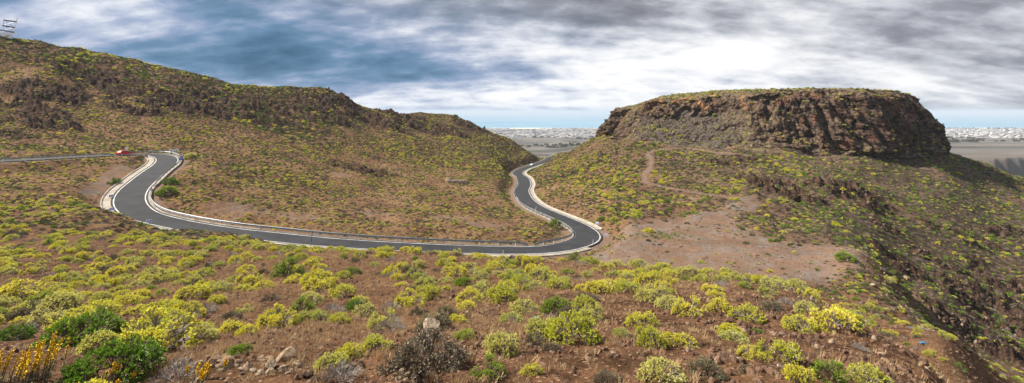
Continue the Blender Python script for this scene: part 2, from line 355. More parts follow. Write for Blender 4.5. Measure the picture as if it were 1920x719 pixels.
def flat_mat(name, c, rough=.6, metal=0., var=.15, scale=3., spec=.4):
    m, nt = new_mat(name); tc = nt.add('ShaderNodeTexCoord').outputs['Object']
    n = nt.noise(tc, scale, 5); c2 = tuple(v * (1 - var) for v in c)
    finish(nt, nt.mix(nt.ss(n, .35, .65), c2, c), rough, metal=metal, spec=spec); return m

# ------------------------------------------------------------------ ground material
def ground_mat():
    m, nt = new_mat('ground_soil'); pos = nt.add('ShaderNodeNewGeometry').outputs['Position']
    at = nt.add('ShaderNodeAttribute', attribute_name='mask'); sep = nt.add('ShaderNodeSeparateColor'); nt.l.new(at.outputs['Color'], sep.inputs[0])
    rock, dirt, grass = sep.outputs[0], sep.outputs[1], sep.outputs[2]
    grey = nt.add('ShaderNodeAttribute', attribute_name='grey').outputs['Fac']; plain = nt.add('ShaderNodeAttribute', attribute_name='plain').outputs['Fac']
    n1 = nt.noise(pos, .09, 6, .6); n2 = nt.noise(pos, .8, 6, .65); n3 = nt.noise(pos, 7, 6, .7); n4 = nt.noise(pos, 38, 3, .6)
    soil = nt.mix(nt.ss(n2, .35, .68), (.056, .029, .016), (.180, .094, .050))
    soil = nt.mix(nt.ss(n1, .42, .62), soil, nt.mix(nt.ss(n3, .35, .6), (.075, .038, .021), (.155, .085, .048)))
    soil = nt.mix(nt.ss(n3, .52, .68, 0, .6), soil, (.30, .18, .11))
    vor = nt.add('ShaderNodeTexVoronoi', feature='F1'); nt.set(vor, 'Vector', pos); nt.set(vor, 'Scale', 8)
    peb = nt.ss(vor.outputs['Distance'], .22, .40, 1, 0)
    pebc = nt.mix(nt.ss(vor.outputs['Color'], .2, .8), (.045, .026, .018), (.40, .25, .165))
    soil = nt.mix(nt.math('MULTIPLY', peb, .75), soil, pebc)
    gn = nt.ss(n2, .3, .62)
    soil = nt.mix(nt.math('MULTIPLY', grass, nt.math('MULTIPLY', gn, .6)), soil, nt.mix(nt.ss(n3, .35, .65), (.19, .115, .058), (.36, .24, .125)))
    gsoil = nt.mix(nt.ss(n2, .35, .65), (.035, .027, .021), (.125, .094, .070)); gsoil = nt.mix(nt.ss(n3, .55, .7, 0, .5), gsoil, (.30, .25, .20))
    soil = nt.mix(nt.math('MULTIPLY', grey, nt.ss(n1, .3, .6, .55, 1)), soil, gsoil)
    nd = nt.noise(pos, .22, 7, .7, .6); d1 = nt.mix(nt.ss(nd, .40, .60), (.20, .125, .088), (.165, .148, .138)); d1 = nt.mix(nt.ss(n3, .5, .66, 0, .7), d1, (.32, .23, .17)); d1 = nt.mix(nt.ss(n2, .45, .62, 0, .75), d1, (.145, .085, .055)); d1 = nt.mix(nt.math('MULTIPLY', peb, .5), d1, pebc)
    soil = nt.mix(dirt, soil, d1)
    r1 = nt.mix(nt.ss(n2, .38, .62), (.018, .012, .010), (.095, .056, .038)); r1 = nt.mix(nt.ss(n3, .54, .7, 0, .7), r1, (.24, .155, .10))
    soil = nt.mix(nt.math('MULTIPLY', rock, nt.ss(n2, .25, .5, .7, 1)), soil, r1)
    # coastal plain
    mp = nt.add('ShaderNodeMapping'); nt.set(mp, 'Vector', pos); nt.set(mp, 'Scale', (.0016, .0040, 0)); pn = nt.noise(mp.outputs[0], 1, 7, .62)
    pn2 = nt.noise(mp.outputs[0], 6, 5, .7)
    pc = nt.mix(nt.ss(pn, .4, .6), (.12, .12, .12), (.33, .32, .32)); pc = nt.mix(nt.ss(pn2, .5, .6), pc, (.06, .07, .065)); pc = nt.mix(nt.ss(pn2, .35, .42, 1, 0), pc, (.62, .57, .5))
    shore = nt.add('ShaderNodeSeparateXYZ'); nt.set(shore, 0, pos); dk = nt.mix(nt.ss(pn, .38, .62), (.055, .052, .048), (.15, .135, .12)); pc = nt.mix(nt.ss(nt.math('ADD', shore.outputs[2], nt.math('MULTIPLY', pn2, 18)), -118, -134), dk, pc)
    soil = nt.mix(plain, soil, pc)
    soil = nt.mix(nt.math('MULTIPLY', nt.ss(shore.outputs[2], -188, -191, 0, 1), plain), soil, (.74, .62, .46))
    h = nt.math('ADD', nt.math('MULTIPLY', n3, .6), nt.math('ADD', nt.math('MULTIPLY', n4, .15), nt.math('MULTIPLY', peb, .12)))
    h = nt.math('ADD', h, nt.math('MULTIPLY', n2, nt.math('ADD', 1.2, nt.math('MULTIPLY', rock, 4.))))
    finish(nt, soil, .95, h, spec=.04, bstr=.85, bdist=.28); return m
M_ground = ground_mat()
me = np_mesh('ground', V, Fc)
def colattr(me, name, arr):
    a = me.attributes.new(name, 'FLOAT_COLOR', 'POINT'); a.data.foreach_set('color', arr.astype(np.float32).ravel())
def fattr(me, name, arr):
    a = me.attributes.new(name, 'FLOAT', 'POINT'); a.data.foreach_set('value', arr.astype(np.float32).ravel())
pad = np.zeros(6)
flatc = lambda a: np.concatenate([a.reshape(-1), pad])
colattr(me, 'mask', np.stack([flatc(rockA), flatc(dirtA), flatc(grassA), np.ones(len(V))], -1)); fattr(me, 'grey', flatc(greyA)); fattr(me, 'plain', flatc(plain))
ground = link('ground', me, M_ground, kind='structure')

# height lookup + visibility
tG = Z / YG
cm = np.maximum.accumulate(tG, axis=0)
VIS = tG >= np.concatenate([np.full((1, nC), -9.), cm[:-1]], 0) - .004
def gi(x, y):
    y = np.maximum(y, 1.4); fi = np.interp(np.log(y), ll, np.arange(nR)); fj = np.interp(x / y, uu, np.arange(nC)); return fi, fj
def bil(G, x, y):
    fi, fj = gi(x, y); i = np.minimum(fi.astype(int), nR - 2); j = np.minimum(fj.astype(int), nC - 2); a = fi - i; b = fj - j
    return G[i, j] * (1 - a) * (1 - b) + G[i + 1, j] * a * (1 - b) + G[i, j + 1] * (1 - a) * b + G[i + 1, j + 1] * a * b
def H(x, y): return float(bil(Z, np.array([x]), np.array([y]))[0])
def hit(px, py, dmin=6.):
    d = ray(px, py); yy = np.exp(np.linspace(math.log(dmin), math.log(600), 3000)); h = bil(Z, d[0] / d[1] * yy, yy) / yy
    k = np.where(h > d[2] / d[1])[0]; k = k[0] if len(k) else 1500
    yv = yy[k]; xv = d[0] / d[1] * yv; return (xv, yv, H(xv, yv))
def project(x, y, z):
    c, s_ = math.cos(PITCH), math.sin(PITCH); dep = y * c + z * s_; up = -y * s_ + z * c
    return 960 + F * x / dep, Y0 - F * up / dep

# ------------------------------------------------------------------ mesa
mesa_base = [PD(*p) for p in ((1126,256,318),(1148,259,292),(1200,266,256),(1262,279,236),(1330,278,224),(1400,272,219),(1470,276,213),(1530,287,208),(1580,294,205),(1640,289,207),(1700,285,212),(1768,286,221))]
mesa_top = [PD(*p) for p in ((1143,232,316),(1169,205,303),(1203,199,280),(1222,187,268),(1285,184,258),(1350,178,248),(1420,172,238),(1500,168.5,228),(1580,167,223),(1665,171,223),(1706,184,227),(1745,236,231))]
bz = np.array([(198,262,-28),(196,300,-28),(150,338,-28),(95,350,-28),(60,338,-25)], float)
tz = np.array([(184,266,6),(180,296,8),(148,322,9),(104,332,7),(66,331,-6)], float)
mb = np.array(list(mesa_base) + list(bz)); mt = np.array(list(mesa_top) + list(tz)); nf = len(mesa_base)
NF, NB, MV, MC = 1150, 120, 150, 60
par = np.concatenate([np.linspace(0, nf - 1, NF, endpoint=False), np.linspace(nf - 1, nf + 5, NB, endpoint=False)])
def cyc(P, t):
    n = len(P); i = np.floor(t).astype(int); f = (t - i)[:, None]
    p0, p1, p2, p3 = P[(i - 1) % n], P[i % n], P[(i + 1) % n], P[(i + 2) % n]
    return .5 * ((2 * p1) + (-p0 + p2) * f + (2 * p0 - 5 * p1 + 4 * p2 - p3) * f ** 2 + (-p0 + 3 * p1 - 3 * p2 + p3) * f ** 3)
B = cyc(mb, par); T = cyc(mt, par); T[:, 2] += (perlin(par * 3.1, par * 0 + 2.2) * .7 + perlin(par * 9.3, par * 0 + 5.1) * .45) * (par < nf - 1)
tn = np.gradient(B, axis=0); on = np.stack([tn[:, 1], -tn[:, 0], np.zeros(len(tn))], 1); on /= np.linalg.norm(on, axis=1)[:, None]
k_ = np.ones(41) / 41
on = np.stack([np.convolve(np.concatenate([on[-20:, i], on[:, i], on[:20, i]]), k_, 'valid') for i in range(3)], 1)
cl = 1 - np.interp(par, [1.2, 2.2, 4.6, 6.2], [0, 1, 1, 0]) * 1.0   # cliffness
cl = np.clip(cl, 0, 1)[None]
v = np.linspace(0, 1, MV)[:, None]
gC = np.interp(v, [0, .16, .3, .88, .96, 1], [0, .30, .42, .66, .85, 1]); gS = np.interp(v, [0, .66, .76, .94, 1], [0, .72, .76, .84, 1])
g = gC * cl + gS * (1 - cl)
PX = B[None] * (1 - g[..., None]) + T[None] * g[..., None]
PX[..., 2] = (B[None, :, 2] - 2.5) * (1 - v) + T[None, :, 2] * v
x, y, z = PX[..., 0], PX[..., 1], PX[..., 2]
env = sst(.02, .16, v) * (1 - sst(.95, 1.0, v) * .4)
xl = x * .94 + y * .1 + z * .30       # columns lean as in the photograph
rockband = np.maximum(cl, (1 - cl) * sst(.66, .76, v + .16 * fbm(x / 10, y / 10, z / 10, o=3)))
dc = (.6 + (1 - ridged(xl / 17, y / 17, z / 60, o=2)) * 6.2 + (1 - ridged(xl / 6.5, y / 6.5, z / 26, o=2)) * 4.2 + (1 - ridged(xl / 2.4, y / 2.4, z / 6.5, o=2)) * 1.3 + fbm(xl / .8, y / .8, z / .9, o=2) * .35)
bl = perlin(xl / 2.6, y / 2.6, z / 4.4); dc += np.round(bl * 2.2) * .38
led = perlin(x / 26, y / 26, z / 1.7) + .6 * perlin(x / 9, y / 9, z / .9); dc += led * .22 - 4.1
dsm = fbm(x / 6, y / 6, z / 9, o=3) * 1.5 + fbm(x / 1.3, y / 1.3, z / 1.3, o=2) * .4
disp = env * (dc * rockband * (.7 + .3 * cl) + dsm * (1 - rockband))
PX += on[None] * disp[..., None]
PX[..., 2] += env * perlin(x / 2.2, y / 2.2, z / 2.2) * .5 * rockband
orange = sst(.15, .5, perlin(x / 7 + 3, y / 7, z / 7)) * (1 - cl) * sst(.5, .75, v) + .8 * sst(.2, .5, perlin(x / 5, y / 5, z / 4)) * (1 - sst(.06, .16, v)) * (1 - cl)
rims = PX[-1]
cen = np.stack([np.interp(par, [0, 2, 11, 12, 16, 17], [72, 92, 172, 172, 92, 72]), np.interp(par, [0, 2, 11, 12, 16, 17], [318, 300, 262, 270, 312, 318]), np.interp(par, [0, 1.5, 3, 5, 8, 9.5, 11, 12, 16, 17], [2, 4.5, 9.8, 11.6, 11.2, 10.4, 8, 8, 8, 2])], 1)
w = np.linspace(0, 1, MC + 1)[1:][:, None, None]
CAP = rims[None] * (1 - w) + cen[None] * w
hz = rims[None, :, 2] + (cen[None, :, 2] - rims[None, :, 2]) * np.sin(w[..., 0] * np.pi / 2)
CAP[..., 2] = hz + (fbm(CAP[..., 0] / 6, CAP[..., 1] / 6, o=3) * .45) * np.minimum(1, w[..., 0] * 4)
ALL = np.concatenate([PX, CAP], 0); nr2, nc2 = ALL.shape[:2]
ix = np.arange(nr2 * nc2).reshape(nr2, nc2); ixn = np.roll(ix, -1, 1)
Fm = np.stack([ix[:-1], ixn[:-1], ixn[1:], ix[1:]], -1).reshape(-1, 4)
me = np_mesh('mesa', ALL.reshape(-1, 3), Fm)
z0 = np.zeros((MC, nc2))
colattr(me, 'mask', np.stack([np.concatenate([rockband + 0 * x, z0]).ravel(), np.concatenate([(1 - rockband) * (1 - cl) * sst(0, .1, v) + 0 * x, z0]).ravel(), np.concatenate([orange, z0]).ravel(), np.ones(nr2 * nc2)], -1))
def mesa_mat():
    m, nt = new_mat('mesa_rock'); geo = nt.add('ShaderNodeNewGeometry'); pos = geo.outputs['Position']
    at = nt.add('ShaderNodeAttribute', attribute_name='mask'); sep = nt.add('ShaderNodeSeparateColor'); nt.l.new(at.outputs['Color'], sep.inputs[0])
    n1 = nt.noise(pos, .12, 6, .6); n2 = nt.noise(pos, .6, 6, .65); n3 = nt.noise(pos, 3.2, 6, .7)
    st = nt.add('ShaderNodeMapping'); nt.set(st, 'Vector', pos); nt.set(st, 'Scale', (.25, .25, 1.6)); nst = nt.noise(st.outputs[0], 1, 5, .6)
    r = nt.mix(nt.ss(n2, .40, .62), (.018, .013, .012), (.125, .082, .060)); r = nt.mix(nt.ss(nst, .54, .68, 0, .5), r, (.25, .18, .13)); r = nt.mix(nt.ss(n1, .52, .66, 0, .6), r, (.14, .06, .035))
    r = nt.mix(nt.ss(n3, .55, .7, 0, .7), r, (.36, .27, .19))
    scree = nt.mix(nt.ss(n3, .4, .62), (.04, .032, .028), (.13, .10, .088)); scree = nt.mix(nt.ss(n3, .66, .72, 0, .8), scree, (.45, .38, .32))
    cap = nt.mix(nt.ss(n2, .38, .62), (.09, .06, .04), (.20, .15, .085))
    c = nt.mix(sep.outputs[0], cap, r); c = nt.mix(sep.outputs[1], c, scree); c = nt.mix(nt.math('MULTIPLY', sep.outputs[2], nt.ss(n2, .4, .6)), c, (.44, .20, .08))
    sx = nt.add('ShaderNodeSeparateXYZ'); nt.set(sx, 0, geo.outputs['Normal'])
    grn = nt.math('MULTIPLY', nt.ss(sx.outputs[2], .55, .85), nt.ss(n2, .45, .6)); c = nt.mix(nt.math('MULTIPLY', grn, .35), c, (.14, .14, .05))
    h = nt.math('ADD', nt.math('MULTIPLY', n3, .5), nt.math('ADD', nt.math('MULTIPLY', n2, 1.4), nt.math('MULTIPLY', nst, .6)))
    finish(nt, c, .95, h, spec=.05, bstr=.9, bdist=.5); return m
link('mesa_hill', me, mesa_mat(), kind='structure')
CAPP = CAP[:, :NF]   # for shrubs
SKP = PX[:, :NF]; SK_cl = np.broadcast_to(cl[:, :NF], (MV, NF))

# ------------------------------------------------------------------ road
asph, ant = new_mat('asphalt'); pos = ant.add('ShaderNodeNewGeometry').outputs['Position']
a1 = ant.noise(pos, .25, 8, .7); a2 = ant.noise(pos, 30, 3)
finish(ant, ant.mix(ant.ss(a2, .45, .75), ant.mix(ant.ss(a1, .35, .65), (.010, .010, .013), (.026, .026, .031)), (.052, .051, .056)), .85, a2, bstr=.3, bdist=.02)
M_conc, cnt = new_mat('concrete'); pos = cnt.add('ShaderNodeNewGeometry').outputs['Position']
c1 = cnt.noise(pos, .6, 6); c2 = cnt.noise(pos, 6, 5)
finish(cnt, cnt.mix(cnt.ss(c2, .4, .7), cnt.mix(cnt.ss(c1, .35, .65), (.27, .23, .19), (.44, .39, .33)), (.19, .16, .13)), .9, c2, bstr=.3, bdist=.03)
M_white = flat_mat('road_paint', (.60, .60, .58), .6, var=.35, scale=.5)
def ribbon(name, prof, mat, i0=0, i1=None, tag=None):
    """prof: list of (offset to the right, height) swept along the centre line"""
    P = road[i0:i1]; N = nrm[i0:i1]
    pr = np.array(prof); n = len(P); m = len(pr)
    VV = np.zeros((n, m, 3)); VV[..., :2] = P[:, None, :2] + N[:, None, :] * pr[None, :, :1]; VV[..., 2] = P[:, None, 2] + pr[None, :, 1]
    ii = np.arange(n * m).reshape(n, m)
    Fq = np.stack([ii[:-1, :-1], ii[1:, :-1], ii[1:, 1:], ii[:-1, 1:]], -1).reshape(-1, 4)
    o = link(name, np_mesh(name, VV.reshape(-1, 3), Fq, False), mat)
    for k, v_ in (tag or {'kind': 'structure'}).items(): o[k] = v_
    return o
ribbon('road', [(-3.25, -1.2), (-3.25, 0), (3.25, 0), (3.25, -1.2)], asph)
ribbon('edge_line_marking', [(-2.90, .006), (-2.68, .006)], M_white)
ribbon('edge_line_marking', [(2.68, .006), (2.90, .006)], M_white)
def near_i(px, py, z):
    p = PZ(px, py, z); return int(((road[:, 0] - p[0]) ** 2 + (road[:, 1] - p[1]) ** 2).argmin())
iH1a = near_i(255, 289.8, -13.6); iH1b = near_i(305, 415, -21.3); iF0 = near_i(480, 441, -22.7); iF1 = near_i(905, 468.5, -25.9); iF2 = near_i(1078, 459, -27.8); iR0 = near_i(1094, 431, -29.0); iR1 = near_i(979, 358, -32.7); iEnd = len(road)
gut = [(3.28, -.6), (3.28, .02), (3.55, -.06), (4.55, -.10), (4.8, .16), (5.0, .16), (5.0, -.9)]
ribbon('concrete_kerb', gut, M_conc, iH1a, iH1b + 8)
ribbon('concrete_kerb', [(3.28, -.6), (3.28, .03), (4.0, .03), (4.0, -.9)], M_conc, iF0, iF1)
ribbon('concrete_kerb', [(3.28, -.6), (3.28, .03), (4.4, -.03), (4.4, -.9)], M_conc, iF1, iF2)
ribbon('concrete_kerb', gut, M_conc, iR0, iEnd - 20)
iW0 = near_i(313, 298, -14.6)
ribbon('concrete_kerb', [(-3.85, -.9), (-3.85, .10), (-3.28, .10), (-3.28, -.6)], M_conc, iH1a, iF0)
ribbon('concrete_kerb', [(-3.5, -.9), (-3.5, .05), (-3.28, .05), (-3.28, -.6)], M_conc, iF0, iEnd - 20)

# ------------------------------------------------------------------ small mesh tools
def bm_box(bm, sx, sy, sz, c=(0, 0, 0), rot=None):
    r = bmesh.ops.create_cube(bm, size=1); M_ = Matrix.Translation(c) @ (rot or Matrix()) @ Matrix.Diagonal((sx, sy, sz, 1)); bmesh.ops.transform(bm, matrix=M_, verts=r['verts']); return r['verts']
def bm_tube(bm, a, b, r, seg=8, r2=None):
    a = Vector(a); b = Vector(b); d = b - a; q_ = bmesh.ops.create_cone(bm, cap_ends=True, segments=seg, radius1=r, radius2=r if r2 is None else r2, depth=d.length)
    M_ = Matrix.Translation((a + b) / 2) @ d.to_track_quat('Z', 'Y').to_matrix().to_4x4(); bmesh.ops.transform(bm, matrix=M_, verts=q_['verts']); return q_['verts']
def bm_obj(name, bm, mat, parent=None, loc=None, smooth=False, **props):
    me = bpy.data.meshes.new(name); bm.to_mesh(me); bm.free()
    if smooth: me.polygons.foreach_set('use_smooth', np.full(len(me.polygons), True))
    o = link(name, me, mat, parent, **props)
    if loc is not None: o.location = loc
    return o
def empty(name, loc, rz=0, **props):
    o = bpy.data.objects.new(name, None); COL.objects.link(o); o.location = loc; o.rotation_euler = (0, 0, rz); o.empty_display_size = .3
    for k, v_ in props.items(): o[k] = v_
    return o
M_steel = flat_mat('galvanised_steel', (.30, .32, .34), .5, .5, .25, 1.5)
M_post = flat_mat('white_steel_post', (.60, .60, .58), .55, 0, .15, 2)
M_grey = flat_mat('grey_sign_back', (.36, .38, .40), .5, .4, .2, 3)
M_red = flat_mat('sign_red', (.60, .02, .03), .4, 0, .05); M_blue = flat_mat('sign_blue', (.02, .12, .55), .4, 0, .05)
M_wht = flat_mat('sign_white', (.82, .82, .82), .4, 0, .05); M_blk = flat_mat('sign_black', (.02, .02, .02), .5, 0, .1)

post_bm = bmesh.new(); bm_box(post_bm, .15, .12, 1.25, (0, 0, .14)); bm_box(post_bm, .16, .22, .16, (0, .08, .69)); post_me = bpy.data.meshes.new('post'); post_bm.to_mesh(post_me); post_bm.free(); post_me.materials.append(M_post)
def guardrail(i0, i1, off, label, step=4, dz=0.):
    P = road[i0:i1]; N = nrm[i0:i1]; sgn = 1 if off > 0 else -1
    root = empty('guardrail', (P[0, 0] + N[0, 0] * off, P[0, 1] + N[0, 1] * off, P[0, 2] + dz), 0, label=label, category='guardrail', group='steel guardrails beside the road')
    L = np.array(root.location)
    # W shaped beam, closed section, on the road side of the posts
    pr = [(0, .50), (.05, .55), (.05, .61), (0, .68), (0, .70), (.05, .77), (.05, .83), (0, .88), (-.012, .875), (-.012, .50)]
    pr = [(off - sgn * (a + .10), b) for a, b in pr] ; pr.append(pr[0])
    n = len(P); m = len(pr); pr = np.array(pr)
    VV = np.zeros((n, m, 3)); VV[..., :2] = P[:, None, :2] + N[:, None, :] * pr[None, :, :1]; VV[..., 2] = P[:, None, 2] + pr[None, :, 1] + dz
    k = np.minimum(1, np.minimum(np.arange(n), np.arange(n)[::-1]) / 3.); VV[..., 2] -= ((1 - k) * .45)[:, None]
    ii = np.arange(n * m).reshape(n, m)
    Fq = np.stack([ii[:-1, :-1], ii[1:, :-1], ii[1:, 1:], ii[:-1, 1:]], -1).reshape(-1, 4)
    link('beam', np_mesh('beam', VV.reshape(-1, 3) - L, Fq, False), M_steel, root)
    for i in range(3, n - 2, step):
        o = bpy.data.objects.new('post', post_me); COL.objects.link(o); o.parent = root
        o.location = (P[i, 0] + N[i, 0] * (off + sgn * .03) - L[0], P[i, 1] + N[i, 1] * (off + sgn * .03) - L[1], P[i, 2] + dz - L[2]); o.rotation_euler = (0, 0, math.atan2(N[i, 1], N[i, 0]) + (R(90) if sgn > 0 else R(-90)))
iA = near_i(0, 302, -12.0); iB = near_i(205, 291.5, -13.1)
iC = near_i(236, 290.4, -13.35); iD = near_i(250, 356, -18); iE = near_i(1083, 457, -28); iG = near_i(1099, 449, -28.3)
guardrail(2, iB, 3.75, 'grey guardrail running from the left edge of the view to the red car')
guardrail(iC, iD, -3.6, 'grey guardrail round the outside of the upper left hairpin behind the warning sign')
guardrail(iD + 1, iE - 12, -3.6, 'long grey guardrail along the far side of the straight road below the foreground slope')
guardrail(iE - 11, near_i(984, 372, -31.9), -3.6, 'grey guardrail bending round the inside of the right hairpin')
guardrail(near_i(984, 372, -31.9) + 2, near_i(1036, 294.5, -37.8), -3.6, 'distant grey guardrail beside the road climbing away through the gap')

# ------------------------------------------------------------------ signs
def face_mat(): return Matrix.Rotation(R(90), 4, 'X')
def plate(bm, pts, t=.03, y=0.):
    """flat plate in the xz plane, facing -y"""
    vs = [bm.verts.new((a, y, b)) for a, b in pts]; f = bm.faces.new(vs); r = bmesh.ops.extrude_face_region(bm, geom=[f]); bmesh.ops.translate(bm, vec=(0, t, 0), verts=[e for e in r['geom'] if isinstance(e, bmesh.types.BMVert)]); bmesh.ops.recalc_face_normals(bm, faces=bm.faces)
def chevron(loc, rz, label, flip=1, tilt=0, s=.72):
    root = empty('chevron_sign', loc, rz, label=label, category='road sign', group='blue and white chevron signs at the bends'); root.rotation_euler = (0, tilt, rz); root.scale = (s, s, s)
    bm = bmesh.new()
    for sx in (-.3, .3): bm_tube(bm, (sx, .06, -.3), (sx, .06, 1.3), .035)
    bm_obj('post', bm, M_grey, root)
    bm = bmesh.new(); plate(bm, [(-.62, .55), (.62, .55), (.62, 1.35), (-.62, 1.35)], .025); bm_obj('sign_panel', bm, M_wht, root)
    bm = bmesh.new()
    for cx in (-.36, .02, .40):
        plate(bm, [(flip * (cx - .16), .60), (flip * (cx + .02), .60), (flip * (cx + .18), .95), (flip * (cx + .02), 1.30), (flip * (cx - .16), 1.30), (flip * (cx + 0), .95)], .012, -.012)
    bm_obj('chevron_mark', bm, M_blue, root)
def toward(loc, off=0.): return math.atan2(loc[0], -loc[1]) * -1 * -1 + 0 if False else -math.atan2(loc[0], loc[1]) + off
def gp(px, py, dmin=6.): return hit(px, py, dmin)
chevron(gp(208, 374, 60), toward(gp(208, 374, 60), .3), 'small blue and white chevron sign left of the upper part of the left hairpin', -1)
chevron(gp(209, 399, 60), toward(gp(209, 399, 60), .2), 'small blue and white chevron sign outside the left tip of the road bend', 1)
chevron(gp(278, 422, 60), toward(gp(278, 422, 60), 0), 'blue and white chevron sign on the kerb below the left bend, above the foreground shrubs', 1)
chevron(gp(1120, 424, 90), toward(gp(1120, 424, 90), -.5), 'blue and white chevron sign by the green bushes right of the right hairpin', 1)
chevron(gp(1136, 447, 90), toward(gp(1136, 447, 90), -.3), 'tilted blue and white chevron sign beside pale rocks outside the right hairpin', 1, .25)
# warning sign: red triangle over a blue disc
k = near_i(309, 308, -15.1); p = (road[k, 0] - nrm[k, 0] * 3.9, road[k, 1] - nrm[k, 1] * 3.9, road[k, 2] - .1)
t = empty('warning_sign', p, toward(p), label='red bordered warning triangle above a blue disc beside the left hairpin', category='road sign'); t.scale = (1.25, 1.25, 1.25)
bm = bmesh.new(); bm_tube(bm, (0, .08, -.3), (0, .08, 2.75), .045); bm_obj('post', bm, M_grey, t)
bm = bmesh.new(); plate(bm, [(-.62, 1.75), (.62, 1.75), (.0, 2.85)], .03); bm_obj('warning_triangle', bm, M_red, t)
bm = bmesh.new(); plate(bm, [(-.42, 1.87), (.42, 1.87), (.0, 2.62)], .012, -.012); tri = bm_obj('triangle_face', bm, M_wht, t)
bm = bmesh.new(); plate(bm, [(-.10, 1.93), (.02, 1.93), (.06, 2.10), (-.04, 2.26), (.04, 2.40), (-.05, 2.40), (-.12, 2.25), (-.03, 2.09)], .01, -.023); bm_obj('bend_symbol', bm, M_blk, t)
bm = bmesh.new(); plate(bm, [(.42 * math.cos(a * math.pi / 16), 1.28 + .42 * math.sin(a * math.pi / 16)) for a in range(32)], .03); bm_obj('blue_disc', bm, M_blue, t)
bm = bmesh.new(); plate(bm, [(.05 + .0, 1.22), (.30, 1.22), (.30, 1.32), (.05, 1.32)], .01, -.012); bm_box(bm, .1, .012, .36, (-.08, -.008, 1.27)); bm_obj('disc_symbol', bm, M_wht, t)
# white twin panel sign on the far side of the hairpin and small panel by the car
k = near_i(300, 291.8, -14.1); p = (road[k, 0] - nrm[k, 0] * 4.3, road[k, 1] - nrm[k, 1] * 4.3, road[k, 2] - .1)
t = empty('direction_sign', p, toward(p, .15), label='two white panels on posts behind the guardrail at the top of the hairpin', category='road sign')
for sx in (-.75, .75):
    bm = bmesh.new(); bm_tube(bm, (sx, .06, -.3), (sx, .06, 1.9), .05); bm_obj('post', bm, M_grey, t)
    bm = bmesh.new(); plate(bm, [(sx - .66, 1.05), (sx + .66, 1.05), (sx + .66, 1.85), (sx - .66, 1.85)], .03); bm_obj('sign_panel', bm, M_wht, t)
    bm = bmesh.new(); plate(bm, [(sx - .3, 1.12), (sx + .02, 1.12), (sx + .3, 1.45), (sx + .02, 1.78), (sx - .3, 1.78), (sx - .02, 1.45)], .01, -.012); bm_obj('chevron_mark', bm, M_grey, t)
k = near_i(252, 289.9, -13.5); p = (road[k, 0] - nrm[k, 0] * 4.1, road[k, 1] - nrm[k, 1] * 4.1, road[k, 2] - .1)
t = empty('road_sign', p, toward(p, .3), label='small white panel sign standing behind the red car', category='road sign')
bm = bmesh.new(); bm_tube(bm, (0, .06, -.3), (0, .06, 2.2), .05); bm_obj('post', bm, M_wht, t)
bm = bmesh.new(); plate(bm, [(-.45, 1.55), (.45, 1.55), (.45, 2.25), (-.45, 2.25)], .03); bm_obj('sign_panel', bm, M_wht, t)
# tall sign on the near side, edge on
k = near_i(600, 453, -23.5); p = (road[k, 0] + nrm[k, 0] * 3.9, road[k, 1] + nrm[k, 1] * 3.9, road[k, 2] - .05)
t = empty('road_sign', p, toward(p, R(78)), label='tall grey sign seen edge on in front of the straight road', category='road sign')
bm = bmesh.new(); bm_tube(bm, (0, .07, -.4), (0, .07, 2.95), .05); bm_obj('post', bm, M_steel, t)
bm = bmesh.new(); plate(bm, [(-.62, 1.85), (.62, 1.85), (0, 2.9)], .035); bm_obj('triangle_panel', bm, M_grey, t)
bm = bmesh.new(); plate(bm, [(.42 * math.cos(a * math.pi / 14), 1.35 + .42 * math.sin(a * math.pi / 14)) for a in range(28)], .035); bm_obj('blue_disc', bm, M_blue, t)
# blue sign beside the road after the right hairpin
k = near_i(1022, 397.5, -30.5); p = (road[k, 0] - nrm[k, 0] * 3.4, road[k, 1] - nrm[k, 1] * 3.4, road[k, 2])
p = gp(1006, 404, 90)
t = empty('road_sign', p, toward(p, .9), label='blue grey sign on a post beside the road above the right hairpin', category='road sign')
bm = bmesh.new(); bm_tube(bm, (0, .07, -.4), (0, .07, 2.6), .06); bm_obj('post', bm, M_grey, t)
bm = bmesh.new(); plate(bm, [(-.6, 1.5), (.6, 1.5), (0, 2.55)], .035); bm_obj('triangle_panel', bm, M_grey, t)
# delineator posts
def delineator(p, label, h=1.0):
    t = empty('delineator_post', p, toward(p), label=label, category='marker post', group='white marker posts along the road')
    bm = bmesh.new(); bm_box(bm, .16, .12, h + .3, (0, 0, h / 2 - .15)); bmesh.ops.bevel(bm, geom=bm.edges[:], offset=.02, segments=1, affect='EDGES'); bm_obj('post', bm, M_wht, t)
    bm = bmesh.new(); bm_box(bm, .164, .124, .16, (0, 0, h - .2)); bm_obj('reflector_band', bm, M_blk, t)
k = near_i(411, 433, -22.1); delineator((road[k, 0] - nrm[k, 0] * 3.95, road[k, 1] - nrm[k, 1] * 3.95, road[k, 2] + .0), 'white marker post behind the guardrail left of the edge-on sign', 1.5)
k = near_i(1085, 457, -28.0); delineator((road[k, 0] + nrm[k, 0] * 3.1, road[k, 1] + nrm[k, 1] * 3.1, road[k, 2]), 'white marker post at the near edge of the right hairpin')
k = near_i(935, 468.9, -26.2); delineator((road[k, 0] + nrm[k, 0] * 3.6, road[k, 1] + nrm[k, 1] * 3.6, road[k, 2]), 'short dark banded marker post on the pale kerb before the right hairpin', .8)
# wooden pole on the right slope
p = gp(1057, 327, 100)
bm = bmesh.new(); bm_tube(bm, (0, 0, -.5), (0, 0, 4.2), .16, 8, .12); bm_box(bm, 1.2, .12, .14, (0, 0, 3.7))
bm_obj('utility_pole', bm, flat_mat('weathered_wood', (.16, .13, .11), .9), loc=p, label='short dark wooden pole on the slope right of the far road bend', category='pole')

